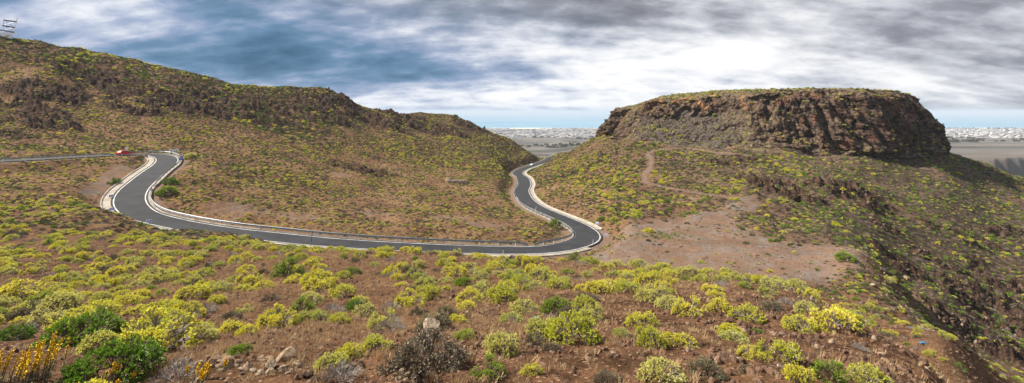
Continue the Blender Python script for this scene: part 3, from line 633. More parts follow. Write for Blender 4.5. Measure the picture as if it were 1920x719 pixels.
# ------------------------------------------------------------------ cars
def car(loc, rz, paint, label, s=1.):
    root = empty('car', loc, rz, label=label, category='car'); root.scale = (s, s, s)
    L, Wd = 4.2, 1.75
    bm = bmesh.new()
    prof = [(-2.1, .35), (-2.12, .62), (-2.02, .86), (-1.3, .93), (-.9, .95), (.95, .93), (1.75, .80), (2.06, .66), (2.12, .42), (2.05, .25), (1.72, .25), (1.66, .48), (1.45, .66), (1.15, .66), (.95, .48), (.9, .22), (-.9, .22), (-.96, .48), (-1.17, .66), (-1.45, .66), (-1.66, .48), (-1.72, .25), (-2.05, .25)]
    vs = [bm.verts.new((a, -Wd / 2, b)) for a, b in prof]; f = bm.faces.new(vs); r = bmesh.ops.extrude_face_region(bm, geom=[f]); bmesh.ops.translate(bm, vec=(0, Wd, 0), verts=[e for e in r['geom'] if isinstance(e, bmesh.types.BMVert)])
    for v_ in bm.verts:
        if v_.co.z > .8: v_.co.y *= .93
    bmesh.ops.recalc_face_normals(bm, faces=bm.faces); bmesh.ops.bevel(bm, geom=[e for e in bm.edges if abs(e.verts[0].co.y - e.verts[1].co.y) < .2 and e.verts[0].co.z > .5], offset=.05, segments=2, affect='EDGES')
    bm_obj('body', bm, paint, root)
    bm = bmesh.new()
    q_ = [(-1.75, .92, .78), (-1.2, 1.38, .62), (.25, 1.40, .62), (1.05, .92, .78)]
    vv = [[bm.verts.new((a, sg * w_, b)) for a, b, w_ in q_] for sg in (-1, 1)]
    bm.faces.new(vv[0]); bm.faces.new(vv[1][::-1])
    for i in range(3): bm.faces.new((vv[0][i], vv[1][i], vv[1][i + 1], vv[0][i + 1]))
    bm.faces.new((vv[0][3], vv[1][3], vv[1][0], vv[0][0])); bmesh.ops.recalc_face_normals(bm, faces=bm.faces)
    bm_obj('cabin', bm, paint, root)
    M_glass = bpy.data.materials.get('car_glass') or flat_mat('car_glass', (.05, .06, .07), .25, 0, .1, spec=.5)
    for sg in (-1, 1):
        bm = bmesh.new()
        for a in ([(-1.52, .98), (-1.12, 1.31), (-.45, 1.33), (-.45, .98)], [(-.36, .98), (-.36, 1.33), (.2, 1.33), (.86, .98)]):
            ff = [bm.verts.new((px_, sg * (.78 - (pz - .92) / .48 * .16 + .006), pz)) for px_, pz in a]; bm.faces.new(ff)
        bm_obj('side_window', bm, M_glass, root)
    bm = bmesh.new(); bm.faces.new([bm.verts.new(c_) for c_ in ((.32, -.56, 1.375), (.32, .56, 1.375), (1.02, .68, .95), (1.02, -.68, .95))]); bm_obj('windscreen', bm, M_glass, root)
    for v_ in bpy.data.objects[-1:]: pass
    M_ty = bpy.data.materials.get('tyre_rubber') or flat_mat('tyre_rubber', (.02, .02, .02), .9)
    for wx in (-1.31, 1.31):
        for sg in (-1, 1):
            bm = bmesh.new(); bm_tube(bm, (wx, sg * .66, .32), (wx, sg * .88, .32), .32, 20); wheel = bm_obj('wheel', bm, M_ty, root)
            bm = bmesh.new(); bm_tube(bm, (wx, sg * .80, .32), (wx, sg * .895, .32), .21, 14); bm_obj('rim', bm, M_wht, wheel)
    for sg in (-1, 1):
        bm = bmesh.new(); bm_box(bm, .08, .32, .14, (2.07, sg * .58, .62)); bm_obj('headlight', bm, M_wht, root)
        bm = bmesh.new(); bm_box(bm, .08, .28, .14, (-2.09, sg * .6, .70)); bm_obj('tail_light', bm, M_red, root)
        bm = bmesh.new(); bm_box(bm, .16, .16, .12, (.75, sg * .93, .98)); bm_obj('wing_mirror', bm, paint, root)
paint_r, pnt = new_mat('red_car_paint'); b_ = finish(pnt, (.62, .008, .02), .5, spec=.35); b_.inputs['Coat Weight'].default_value = .1
paint_w, pnt = new_mat('pale_car_paint'); finish(pnt, (.70, .78, .74), .3, spec=.6)
k = near_i(228, 290.5, -13.3); a_ = math.atan2(tan[k, 1], tan[k, 0])
car((road[k, 0] + nrm[k, 0] * 1.2, road[k, 1] + nrm[k, 1] * 1.2, road[k, 2] + .01), a_ , paint_r, 'red car with white wheels driving on the road left of the upper hairpin', .95)
k = near_i(1000, 311, -36.5); a_ = math.atan2(tan[k, 1], tan[k, 0])
car((road[k, 0] + nrm[k, 0] * -1.2, road[k, 1] + nrm[k, 1] * -1.2, road[k, 2] + .01), a_ + math.pi, paint_w, 'tiny pale car on the distant road near the gap between the hills')

# ------------------------------------------------------------------ tower on the left hilltop
p = hit(11, 71, 150); D = p[1]; mm = D / F
M_plas = flat_mat('white_plaster', (.82, .82, .80), .8, 0, .05, .5); M_rust = flat_mat('dark_red_steel', (.10, .06, .07), .7, .3)
t = empty('lattice_tower', (p[0], p[1], p[2] - .3), toward(p), label='white building base with lattice frame on the left hilltop', category='tower')
bm = bmesh.new(); bm_box(bm, 21 * mm, 3.2, 10 * mm + 1.0, (-1.5 * mm, 1.6, 5 * mm - .3)); bmesh.ops.bevel(bm, geom=bm.edges[:], offset=.05, segments=1, affect='EDGES'); bm_obj('base_building', bm, M_plas, t)
bm = bmesh.new(); bm_box(bm, 4.2 * mm, .1, .8 * mm, (3 * mm, -.03, 5.2 * mm)); bm_obj('vent_slot', bm, M_blk, t)
def tp(a, b, y_=1.6): return ((a - 11 - (60 - b) * .16) * mm, y_, (69 - b) * mm + .3)
for y_ in (.6, 2.6):
    for a in (((6.5, 59), (9, 33)), ((21, 58), (27, 31.5))):
        bm = bmesh.new(); bm_tube(bm, tp(*a[0], y_), tp(*a[1], y_), .16, 6); bm_obj('leg', bm, M_plas, t)
for a in (((9, 35.5), (26.5, 36.5)), ((6.5, 46), (23, 48)), ((1, 54.5), (22, 57.5))):
    bm = bmesh.new(); A_ = tp(*a[0], .5); B_ = tp(*a[1], .5); bm_tube(bm, A_, B_, .2, 6); A_ = tp(*a[0], 2.7); B_ = tp(*a[1], 2.7); bm_tube(bm, A_, B_, .2, 6)
    for q_ in a: bm_tube(bm, tp(*q_, .5), tp(*q_, 2.7), .12, 6)
    bm_obj('cross_bar', bm, M_rust, t)
for a in (((11, 37), (21, 47)), ((22, 38), (9, 46)), ((10, 48), (20, 56)), ((20, 49), (8, 56))):
    bm = bmesh.new(); bm_tube(bm, tp(*a[0], .6), tp(*a[1], .6), .09, 6); bm_obj('brace', bm, M_steel, t)
bm = bmesh.new(); bm_tube(bm, tp(26.5, 33), tp(27.3, 29), .25, 8); bm_obj('antenna', bm, M_plas, t)

# ------------------------------------------------------------------ vegetation meshes
def unit(v): return v / np.maximum(np.linalg.norm(v, axis=-1, keepdims=True), 1e-9)
def tubes(A_, B_, ra, rb, k=3):
    d = unit(B_ - A_); ref = np.where(np.abs(d[:, 2:3]) > .9, [[1., 0, 0]], [[0, 0, 1.]]); e1 = unit(np.cross(d, ref)); e2 = np.cross(d, e1)
    n = len(A_); an = np.arange(k) * 2 * np.pi / k
    ring = np.cos(an)[None, :, None] * e1[:, None] + np.sin(an)[None, :, None] * e2[:, None]
    Vv = np.stack([A_[:, None] + ring * ra[:, None, None], B_[:, None] + ring * rb[:, None, None]], 1).reshape(-1, 3)
    b = (np.arange(n) * 2 * k)[:, None]; j = np.arange(k); j1 = (j + 1) % k
    Fq = np.stack([b + j, b + j1, b + k + j1, b + k + j], -1).reshape(-1, 4); return Vv, Fq
def leaves(P, Nn, nl, L, Wd, spread, g):
    n = len(P); P = np.repeat(P, nl, 0); Nn = np.repeat(Nn, nl, 0)
    rv = unit(g.normal(size=P.shape)); lat = unit(rv - (rv * Nn).sum(1, keepdims=True) * Nn)
    d = unit(Nn + lat * spread * g.uniform(.5, 1.2, (len(P), 1))); s_ = unit(np.cross(d, unit(g.normal(size=P.shape))))
    LL = L * g.uniform(.7, 1.25, (len(P), 1)); P = P + Nn * g.uniform(-.6, .2, (len(P), 1)) * L
    Vv = np.stack([P, P + d * LL * .55 + s_ * Wd, P + d * LL, P + d * LL * .55 - s_ * Wd], 1).reshape(-1, 3)
    return Vv, np.arange(len(Vv)).reshape(-1, 4)
def shrub_geo(seed, n1=11, n2=5, n3=6, h=.85, leaf=.085, lw=.02, nl=6, spread=.9, thmax=88, cl_r=.30, srad=.02, cover=1., trunk=0., irr=.12, drop=0.):
    g = np.random.default_rng(seed)
    k = np.arange(n1) + .5; th = np.arccos(1 - k / n1 * (1 - math.cos(R(thmax)))) + g.normal(0, .10, n1); ph = k * 2.39996 + g.normal(0, .25, n1) + g.uniform(0, 6)
    rr_ = 1 + g.normal(0, irr, n1)
    c1_ = np.stack([np.sin(th) * np.cos(ph), np.sin(th) * np.sin(ph), np.cos(th) * h], 1) * rr_[:, None]
    c2_ = (c1_[:, None] + g.normal(0, cl_r * .55, (n1, n2, 3))); c3_ = c2_[:, :, None] + g.normal(0, cl_r * .42, (n1, n2, n3, 3))
    # push the tips back near their cluster's shell
    rad = np.linalg.norm(c3_ / [1, 1, h], axis=-1, keepdims=True); tgt = (rr_[:, None, None, None] * g.uniform(.80, 1.04, rad.shape)); c3_ = c3_ / rad * (.25 * rad + .75 * tgt)
    c3_[..., 2] = np.maximum(c3_[..., 2], .05 + .1 * g.random(c3_.shape[:-1])); 
    base = np.array([0, 0, -.06]); fk = np.array([0, 0, trunk])
    up = np.array([0, 0, .10])
    n1p = fk + (c1_ - fk) * .38 + up * .0; n2p = n1p[:, None] * .45 + c2_ * .5; 
    segA, segB, ra, rb = [], [], [], []
    if trunk > 0: segA.append(base[None]); segB.append(fk[None]); ra.append([srad * 3.2]); rb.append([srad * 2.6])
    st = fk if trunk > 0 else base
    segA.append(np.repeat(st[None], n1, 0) + g.normal(0, .02, (n1, 3)) * [1, 1, 0]); segB.append(n1p); ra.append([srad * 1.7] * n1); rb.append([srad * 1.2] * n1)
    m = n1 * n2; segA.append(np.repeat(n1p, n2, 0)); segB.append(n2p.reshape(-1, 3)); ra.append([srad * 1.1] * m); rb.append([srad * .75] * m)
    m3 = m * n3; segA.append(np.repeat(n2p.reshape(-1, 3), n3, 0)); segB.append(c3_.reshape(-1, 3)); ra.append([srad * .65] * m3); rb.append([srad * .35] * m3)
    Sv, Sf = tubes(np.concatenate(segA), np.concatenate(segB), np.concatenate(ra), np.concatenate(rb))
    tips = c3_.reshape(-1, 3); par_ = np.repeat(n2p.reshape(-1, 3), n3, 0); keep = g.random(len(tips)) < cover
    tips, par_ = tips[keep], par_[keep]; Nn = unit(unit(tips - par_) + unit(tips) * .5)
    Lv, Lf = leaves(tips, Nn, nl, leaf, lw, spread, g)
    return Lv, Lf, Sv, Sf
def leaf_mat(name, stops, trans=.25):
    m, nt = new_mat(name); oi = nt.add('ShaderNodeObjectInfo').outputs['Random']; ri = nt.add('ShaderNodeNewGeometry').outputs['Random Per Island']
    c = nt.ramp(oi, stops); hs = nt.add('ShaderNodeHueSaturation'); nt.set(hs, 'Color', c); nt.set(hs, 'Value', nt.ss(ri, 0, 1, .65, 1.4)); nt.set(hs, 'Hue', nt.ss(ri, 0, 1, .485, .512))
    b = nt.add('ShaderNodeBsdfPrincipled'); nt.set(b, 'Base Color', hs.outputs[0]); nt.set(b, 'Roughness', .55); nt.set(b, 'Specular IOR Level', .3)
    t_ = nt.add('ShaderNodeBsdfTranslucent'); nt.set(t_, 'Color', hs.outputs[0]); mx = nt.add('ShaderNodeMixShader'); nt.set(mx, 0, trans); nt.l.new(b.outputs[0], mx.inputs[1]); nt.l.new(t_.outputs[0], mx.inputs[2])
    o = nt.add('ShaderNodeOutputMaterial'); nt.l.new(mx.outputs[0], o.inputs[0]); return m
ML = {
 'yellow': leaf_mat('yellow_green_leaf', [(0, (.60, .56, .05)), (.3, (.72, .64, .09)), (.55, (.50, .51, .05)), (.8, (.62, .58, .18)), (1, (.34, .40, .04))], .35),
 'green': leaf_mat('green_leaf', [(0, (.13, .24, .02)), (.5, (.27, .38, .03)), (1, (.08, .15, .02))]),
 'olive': leaf_mat('olive_leaf', [(0, (.20, .18, .09)), (.35, (.27, .235, .13)), (.6, (.17, .15, .08)), (1, (.22, .17, .12))], .12),
 'grey': leaf_mat('dry_leaf', [(0, (.20, .15, .10)), (.5, (.17, .15, .13)), (1, (.27, .20, .13))], .1)}
ML['dark'] = leaf_mat('dark_leaf', [(0, (.075, .07, .03)), (.4, (.16, .14, .07)), (.65, (.04, .038, .02)), (1, (.08, .06, .04))], .12)
MS = {'yellow': flat_mat('grey_stem', (.24, .20, .165), .85), 'green': flat_mat('brown_stem', (.14, .11, .08), .85), 'olive': flat_mat('dark_stem', (.10, .08, .065), .85), 'grey': flat_mat('silver_stem', (.30, .26, .24), .85)}
def joined(name, geo, kind):
    Lv, Lf, Sv, Sf = geo; me = np_mesh(name, np.concatenate([Lv, Sv]), np.concatenate([Lf, Sf + len(Lv)]), False)
    me.materials.append(ML[kind]); me.materials.append(MS[kind])
    mi = np.zeros(len(me.polygons), np.int32); mi[len(Lf):] = 1; me.polygons.foreach_set('material_index', mi); return me
P0 = {'yellow': dict(n1=13, n2=5, n3=12, leaf=.075, lw=.0155, nl=8, h=.80, srad=.014),
      'green': dict(n1=13, n2=5, n3=12, leaf=.072, lw=.0165, nl=8, h=.85, cl_r=.34, srad=.016),
      'olive': dict(n1=18, n2=6, n3=8, leaf=.06, lw=.017, nl=6, h=.72, cl_r=.3, srad=.012, thmax=95),
      'grey': dict(n1=14, n2=5, n3=6, leaf=.06, lw=.008, nl=3, h=.75, cl_r=.34, srad=.013, cover=.75, irr=.18)}
P1 = {'yellow': dict(n1=9, n2=4, n3=4, leaf=.22, lw=.065, nl=5, h=.78, srad=.02),
      'green': dict(n1=9, n2=4, n3=3, leaf=.24, lw=.07, nl=5, h=.8, srad=.02),
      'olive': dict(n1=10, n2=4, n3=3, leaf=.18, lw=.045, nl=5, h=.68, srad=.02, thmax=95),
      'grey': dict(n1=10, n2=4, n3=3, leaf=.12, lw=.02, nl=4, h=.65, srad=.022)}
NV = 7
GEO0, GEO1 = {}, {}
FO, ST, J0, J1 = {}, {}, {}, {}
for ki, kd in enumerate(P0):
    FO[kd], ST[kd], J0[kd], J1[kd] = [], [], [], []
    for q_ in range(NV):
        kw = dict(P0[kd]); kw['trunk'] = .18 if (kd == 'yellow' and q_ % 3 == 0) else 0.; kw['irr'] = (.08, .14, .2)[q_ % 3]; kw['h'] = kw['h'] * (1, .85, 1.12)[(q_ + ki) % 3]
        gg = shrub_geo(100 * ki + q_, **kw)
        a = np_mesh('foliage', gg[0], gg[1], False); a.materials.append(ML[kd]); FO[kd].append(a)
        b = np_mesh('stems', gg[2], gg[3], False); b.materials.append(MS[kd]); ST[kd].append(b)
        J0[kd].append(joined('shrub', gg, kd))
        kw = dict(P1[kd]); kw['irr'] = (.1, .2)[q_ % 2]; J1[kd].append(joined('shrub', shrub_geo(500 + 100 * ki + q_, **kw), kd))
for q_ in J1['olive']: q_.materials[0] = ML['dark']
def tuft_mesh(seed, nb=44, sp=.6):
    g = np.random.default_rng(seed); a = g.uniform(0, 6.283, nb); r = g.uniform(0, .30, nb); b = np.stack([r * np.cos(a), r * np.sin(a), np.full(nb, -.02)], 1)
    d = unit(np.stack([np.cos(a) * sp * g.random(nb), np.sin(a) * sp * g.random(nb), np.ones(nb)], 1)); L = g.uniform(.6, 1.1, (nb, 1)); s_ = np.stack([-np.sin(a + 1), np.cos(a + 1), 0 * a], 1) * .009
    mid = b + d * L * .55 + [0, 0, .0]; tip = b + d * L + unit(d * [1, 1, 0] + 1e-6) * .25 * L
    Vv = np.stack([b - s_, b + s_, mid + s_ * .7, tip, mid - s_ * .7], 1).reshape(-1, 3); base_ = (np.arange(nb) * 5)[:, None]
    return np_mesh('tuft', Vv, np.concatenate([base_ + [0, 1, 2, 4], base_ + [4, 2, 3, 3]])[: , :4] if False else np.concatenate([base_ + np.array([0, 1, 2, 4])]), False)
ML['dry'] = leaf_mat('dry_grass', [(0, (.46, .30, .16)), (.4, (.34, .20, .12)), (.7, (.52, .38, .21)), (1, (.28, .18, .12))], .2)
TUF = [tuft_mesh(i) for i in range(5)]
for t_ in TUF: t_.materials.append(ML['dry'])
def rock_mesh(seed, name='rock', cuts=9, sub=3):
    g = random.Random(seed); bm = bmesh.new(); bmesh.ops.create_icosphere(bm, subdivisions=sub, radius=1)
    for c_ in range(cuts):
        n = Vector((g.gauss(0, 1), g.gauss(0, 1), g.gauss(0, .8))).normalized(); d = g.uniform(.5, .8)
        for v_ in bm.verts:
            k_2 = v_.co.dot(n) - d
            if k_2 > 0: v_.co -= n * k_2 * .92
    sc_ = (g.uniform(.8, 1.2), g.uniform(.7, 1.1), g.uniform(.55, .9))
    for v_ in bm.verts:
        nn = perlin(np.array([v_.co.x * 3 + seed]), np.array([v_.co.y * 3]), np.array([v_.co.z * 3]))[0]
        v_.co *= 1 + .07 * nn; v_.co = Vector((v_.co.x * sc_[0], v_.co.y * sc_[1], v_.co.z * sc_[2]))
    me = bpy.data.meshes.new(name); bm.to_mesh(me); bm.free(); return me
def rock_mat(name, stops):
    m, nt = new_mat(name); oi = nt.add('ShaderNodeObjectInfo').outputs['Random']; tc = nt.add('ShaderNodeTexCoord').outputs['Object']
    n1 = nt.noise(tc, 2.2, 6, .65); n2 = nt.noise(tc, 9, 4, .6)
    c = nt.ramp(oi, stops); c = nt.mix(nt.ss(n1, .42, .62), nt.mix(.55, c, (.06, .04, .03)), c); c = nt.mix(nt.ss(n2, .56, .7, 0, .5), c, (.40, .22, .12))
    finish(nt, c, .92, nt.math('ADD', n1, n2), spec=.2, bstr=.5, bdist=.12); return m
MR_soil = rock_mat('brown_stone', [(0, (.07, .04, .03)), (.4, (.24, .13, .08)), (.7, (.12, .07, .05)), (.9, (.36, .22, .15)), (1, (.50, .38, .28))])
MR_pale = rock_mat('pale_stone', [(0, (.40, .28, .18)), (.5, (.44, .35, .25)), (1, (.36, .22, .14))])
MR_dark = rock_mat('dark_rock', [(0, (.035, .024, .02)), (.5, (.09, .06, .045)), (.85, (.15, .10, .075)), (1, (.30, .23, .17))])
RK_soil = [rock_mesh(i, 'stone', 7, 2) for i in range(6)]; RK_dark = [rock_mesh(20 + i, 'stone', 8, 2) for i in range(6)]; RK_pale = [rock_mesh(40 + i, 'rock', 10, 3) for i in range(6)]
for a, m_ in ((RK_soil, MR_soil), (RK_dark, MR_dark), (RK_pale, MR_pale)):
    for q_ in a: q_.materials.append(m_)
RK_ps = [rock_mesh(60 + i, 'stone', 7, 2) for i in range(4)]
for q_ in RK_ps: q_.materials.append(MR_pale)

def scatter(name, meshes, P, scl, rot, idx, label, cat):
    """one object that sets copies of the meshes on its own points"""
    c = bpy.data.collections.new(name + '_sources')
    for i, m_ in enumerate(meshes):
        o = bpy.data.objects.new('%s_%02d' % (name + '_source', i), m_); c.objects.link(o)
    me = bpy.data.meshes.new(name); me.vertices.add(len(P)); me.vertices.foreach_set('co', np.asarray(P, np.float32).ravel())
    for nm, arr in (('scl', scl), ('rot', rot)):
        a = me.attributes.new(nm, 'FLOAT_VECTOR', 'POINT'); a.data.foreach_set('vector', np.asarray(arr, np.float32).ravel())
    a = me.attributes.new('idx', 'INT', 'POINT'); a.data.foreach_set('value', np.asarray(idx, np.int32))
    o = link(name, me, kind='stuff', label=label, category=cat)
    g = bpy.data.node_groups.new(name, 'GeometryNodeTree'); g.interface.new_socket('Geometry', in_out='INPUT', socket_type='NodeSocketGeometry'); g.interface.new_socket('Geometry', in_out='OUTPUT', socket_type='NodeSocketGeometry')
    ni = g.nodes.new('NodeGroupInput'); no = g.nodes.new('NodeGroupOutput'); ci = g.nodes.new('GeometryNodeCollectionInfo'); ci.inputs['Collection'].default_value = c; ci.inputs['Separate Children'].default_value = True; ci.inputs['Reset Children'].default_value = True
    io = g.nodes.new('GeometryNodeInstanceOnPoints'); io.inputs['Pick Instance'].default_value = True
    def at(nm, ty):
        n = g.nodes.new('GeometryNodeInputNamedAttribute'); n.data_type = ty; n.inputs['Name'].default_value = nm; return [s_ for s_ in n.outputs if s_.enabled and s_.name == 'Attribute'][0]
    L = g.links; L.new(ni.outputs[0], io.inputs['Points']); L.new(ci.outputs[0], io.inputs['Instance']); L.new(at('idx', 'INT'), io.inputs['Instance Index'])
    er = g.nodes.new('FunctionNodeEulerToRotation'); L.new(at('rot', 'FLOAT_VECTOR'), er.inputs[0]); L.new(er.outputs[0], io.inputs['Rotation']); L.new(at('scl', 'FLOAT_VECTOR'), io.inputs['Scale']); L.new(io.outputs[0], no.inputs[0])
    md = o.modifiers.new('instances', 'NODES'); md.node_group = g
    return o

# ------------------------------------------------------------------ hand placed shrubs (px, py of the foot, width in picture px)
heroes = [
 (152,640,118,'green',0,'big lush green shrub with yellow top at the lower left'),
 (150,618,96,'yellow',1,'yellow topped crown rising behind the big lush green shrub at lower left'),
 (285,655,118,'yellow',2,'large olive yellow shrub right of the big lush green one'),
 (215,712,150,'green',3,'low dark green shrub with bare silvery branches at the lower left'),
 (330,716,95,'grey',4,'tangle of bare silvery branches near the lower left corner'),
 (802,690,138,'olive',5,'largest grey olive dome shaped shrub behind the heap of pale stones'),
 (1072,640,92,'yellow',0,'umbrella shaped yellow shrub with a visible bare grey trunk'),
 (1018,628,64,'yellow',1,'yellow shrub leaning against the umbrella shaped shrub with the bare trunk'),
 (1108,600,46,'yellow',2,'small yellow shrub just behind the umbrella shaped one'),
 (914,708,58,'green',2,'bright green clumpy shrub right of the large grey olive dome'),
 (706,655,56,'yellow',4,'round yellow green shrub left above the large grey olive dome'),
 (640,712,80,'grey',1,'shrub of pale bare forking stems at the lower middle left'),
 (622,690,60,'yellow',3,'sparse yellow shrub behind the pale bare stems'),
 (1220,650,60,'yellow',5,'tall yellow shrub with a grey foot right of the bare trunk shrub'),
 (1165,632,34,'yellow',3,'small upright yellow green shrub between two larger ones'),
 (1240,712,78,'yellow',6,'wide olive yellow shrub at the lower edge right of centre'),
 (1328,706,62,'olive',1,'olive shrub at the lower edge with a grey side'),
 (1275,650,56,'yellow',1,'low yellow shrub on the bare brown slope right of centre'),
 (1466,672,68,'yellow',2,'round yellow shrub with grey stems on the bare brown slope'),
 (1408,668,44,'yellow',4,'small bright yellow shrub left of the round one with grey stems'),
 (1556,712,58,'green',4,'bright green shrub at the lower edge on the right'),
 (1500,716,60,'yellow',5,'pale yellow green shrub at the lower edge beside the bright green one'),
 (1500,618,56,'yellow',0,'yellow shrub halfway down the right foreground slope'),
 (1565,618,84,'yellow',3,'broad yellow shrub near the right shoulder of the foreground slope'),
 (1400,600,58,'yellow',6,'domed yellow shrub in the middle of the right foreground'),
 (1370,628,48,'yellow',1,'small domed yellow shrub below the larger dome in the right foreground'),
 (998,700,36,'yellow',2,'lone small yellow shrub on bare soil right of the bright green shrub'),
 (1002,645,40,'olive',2,'small grey cushion shrub left of the bare trunk shrub'),
 (1038,658,34,'olive',4,'smallest grey cushion shrub under the bare trunk shrub'),
 (1140,718,50,'olive',6,'grey shrub cut by the lower edge in the middle'),
 (800,560,50,'yellow',5,'bright round yellow shrub above the pale boulder'),
 (640,558,50,'yellow',3,'round yellow green shrub left of the pale boulder and farther up'),
 (592,532,56,'yellow',0,'grey footed domed shrub in the upper middle of the foreground'),
 (540,520,56,'green',1,'dark green and yellow shrub left of the grey footed dome'),
 (635,606,40,'yellow',6,'small bright yellow shrub above the sparse stems'),
 (515,612,62,'yellow',2,'yellow shrub with grey foot left of centre'),
 (438,625,56,'yellow',4,'yellow green shrub on the left foreground slope'),
 (868,536,36,'green',6,'dark green bush standing out among the yellow shrubs in the middle'),
 (1043,584,54,'green',5,'lime green low bush right of the middle'),
 (1018,522,48,'yellow',4,'bright round yellow shrub under the right hairpin'),
 (1178,548,54,'yellow',1,'domed yellow shrub in the brown grass below the right hairpin'),
 (1100,566,40,'olive',0,'dark spiky bush beside the lime green low bush'),
 (814,618,62,'olive',3,'grey green cushion shrub right behind the pale boulder'),
 (785,590,32,'olive',5,'small blue grey shrub above the pale boulder'),
 (735,620,54,'grey',2,'bare grey twiggy shrub left of the pale boulder'),
 (30,560,70,'yellow',6,'yellow shrub at the left edge in the middle of the slope'),
 (105,585,70,'yellow',5,'broad yellow green shrub above the lush green one'),
 (25,636,60,'green',0,'low green shrub at the left edge'),
 (45,600,60,'olive',2,'grey olive shrub at the left edge above the green one'),
 (360,560,56,'yellow',3,'yellow green domed shrub on the left slope'),
 (365,640,70,'yellow',0,'olive yellow shrub right of the large olive one'),
 (1665,530,26,'yellow',2,'bright yellow green bush at the edge of the bare plateau'),
 (1585,488,34,'green',3,'dark round bush on the rim of the bare plateau'),
 (1450,650,1,'x',0,''),
 (215,345,22,'green',2,'dark green bush inside the left road loop'),
 (312,365,34,'green',3,'green bush at the inside of the left hairpin below the kerb'),
 (322,345,26,'green',5,'dark bush right of the left hairpin beside the guardrail'),
 (355,298,26,'yellow',3,'yellow green bush right of the upper left hairpin'),
 (1040,428,28,'green',4,'green bush inside the right hairpin'),
 (1150,418,24,'yellow',2,'round yellow bush above the tilted sign'),
 (1128,414,16,'green',6,'small green bush beside the chevron sign right of the hairpin'),
]
hp = []
for n, (px, py, w_, kd, var, lab) in enumerate(heroes):
    if kd == 'x': continue
    p = hit(px, py); r_ = w_ / 2 * p[1] / F; hp.append((p[0], p[1], r_))
    yaw = n * 1.7
    nm = {'yellow': 'shrub', 'green': 'green_bush', 'olive': 'cushion_shrub', 'grey': 'twiggy_shrub'}[kd]
    t = empty(nm, (p[0], p[1], p[2] - .02), yaw, label=lab, category='bush' if kd == 'green' else 'shrub')
    zz = r_ * (1.25 if 'umbrella' in lab or 'tall' in lab else 1.0); t.scale = (r_, r_, zz)
    link('foliage', FO[kd][var], None, t); link('stems', ST[kd][var], None, t)
for px, py, w_ in ((450,688,70),(520,685,60),(575,705,60),(400,690,60),(345,692,50),(770,708,70),(808,620,46)):
    p = hit(px, py); hp.append((p[0], p[1], w_ / 2 * p[1] / F))
hp = np.array(hp)

# ------------------------------------------------------------------ scattered plants
c_ = 1.15
gx, gy = np.meshgrid(np.arange(-520, 520, c_), np.arange(6.5, 440, c_)); gx = gx.ravel(); gy = gy.ravel()
gx = gx + rng.uniform(-.57, .57, gx.shape); gy = gy + rng.uniform(-.57, .57, gy.shape)
m = np.abs(gx) < 1.16 * gy + 3; gx, gy = gx[m], gy[m]
rdd = bil(np.minimum(rd_d, 60), gx, gy); pld = bil(PLD, gx, gy); trd = bil(TRD, gx, gy); pud = bil(PUD, gx, gy); rkm = bil(RM, gx, gy); bar = bil(BAR, gx, gy); gz = bil(Z, gx, gy)
base_poly = [tuple(p[:2]) for p in mb]; msd = poly_sd(gx, gy, base_poly)
ok = (rdd > 6.0) & ((pld < -.6) | (rng.random(gx.shape) < .04) | ((pld < 2.4) & (rng.random(gx.shape) < .40))) & (trd > 1.8) & (pud > 2.2) & (msd < -1) & ~((rng.random(gx.shape) < .85) & (bar > .35))
d2h = np.full(gx.shape, 99.)
for (a, b, r_) in hp: d2h = np.minimum(d2h, np.hypot(gx - a, gy - b) / (r_ * .95 + .35))
ok &= d2h > 1
vis = bil(VIS.astype(np.float64), gx, gy) > .3
u = gx / gy
dens = np.clip(.5 + 1.0 * fbm(gx / 16 + 9, gy / 16, o=3), .05, 1.1); densf = np.clip(.42 + 1.7 * fbm(gx / 24 + 3, gy / 30, o=4), .0, 1.5)
fg = 1 - sst(55, 75, gy)                       # the near spur
rightbare = sst(.30, .8, u) * fg
nearfoot = 1 - sst(9, 16, gy)
pY = fg * .70 * np.clip(dens + .1, .3, 1.1) * (1 - .55 * rightbare) * (1 - .45 * nearfoot * (np.abs(u) < .75)) + (1 - fg) * (.27 * densf)
left = (u < -.35) & (gy < 130); pY = np.where(left, pY * 1.05, pY)
valley = (gy > 98) & (gy < 260) & (gx < 20) & (rdd > 6); pY = np.where(valley & (gx < 0), pY * .75, pY)
farhill = gy > 230; pY = np.where(farhill, .02 + .20 * densf, pY)
pY = np.where((gx > 8) & (gy > 105) & (gy < 260), pY * .55, pY); pY = np.where((u < -.35) & (gy > 150), pY * .62, pY); pY = np.where(gy > 240, pY * .62, pY)
pY *= 1 - .85 * np.clip(rkm * 1.4, 0, 1)
flank = (u > .55) & (gy > 70); pY = np.where(flank, pY * .38, pY)
pO = fg * .07 + (1 - fg) * (.28 + .14 * (gx < 0)); pO = pO * (1 - .6 * np.clip(rkm, 0, 1))
pG = np.where(fg > .5, .02, .04) + .12 * sst(.25, .6, perlin(gx / 12, gy / 12)) * (1 - fg) + .09 * flank
pD = fg * .05 + (1 - fg) * .10
rs = rng.random(gx.shape)
kind = np.full(gx.shape, -1)
kind[rs < pY] = 0; kind[(rs >= pY) & (rs < pY + pO)] = 2; kind[(rs >= pY + pO) & (rs < pY + pO + pG)] = 1; kind[(rs >= pY + pO + pG) & (rs < pY + pO + pG + pD)] = 3
kind[~ok] = -1
m = kind >= 0; gx, gy, gz, kind, vis, u, fgm, rdd = gx[m], gy[m], gz[m], kind[m], vis[m], u[m], fg[m], rdd[m]
rad = rng.uniform(.30, .66, gx.shape) * np.where(rng.random(gx.shape) < .15, 1.2, 1)
rad = np.where(gy > 75, rad * .86, rad); rad = np.where((gy > 98) & (gx < 25) & (gy < 240), rad * .75, rad); rad = np.where(gy > 240, rad * 1.3, rad); rad = np.where((gx > 8) & (gy > 105) & (gy < 260), rad * 1.55, rad); rad = np.where((u < -.35) & (gy > 150), rad * 1.45, rad)
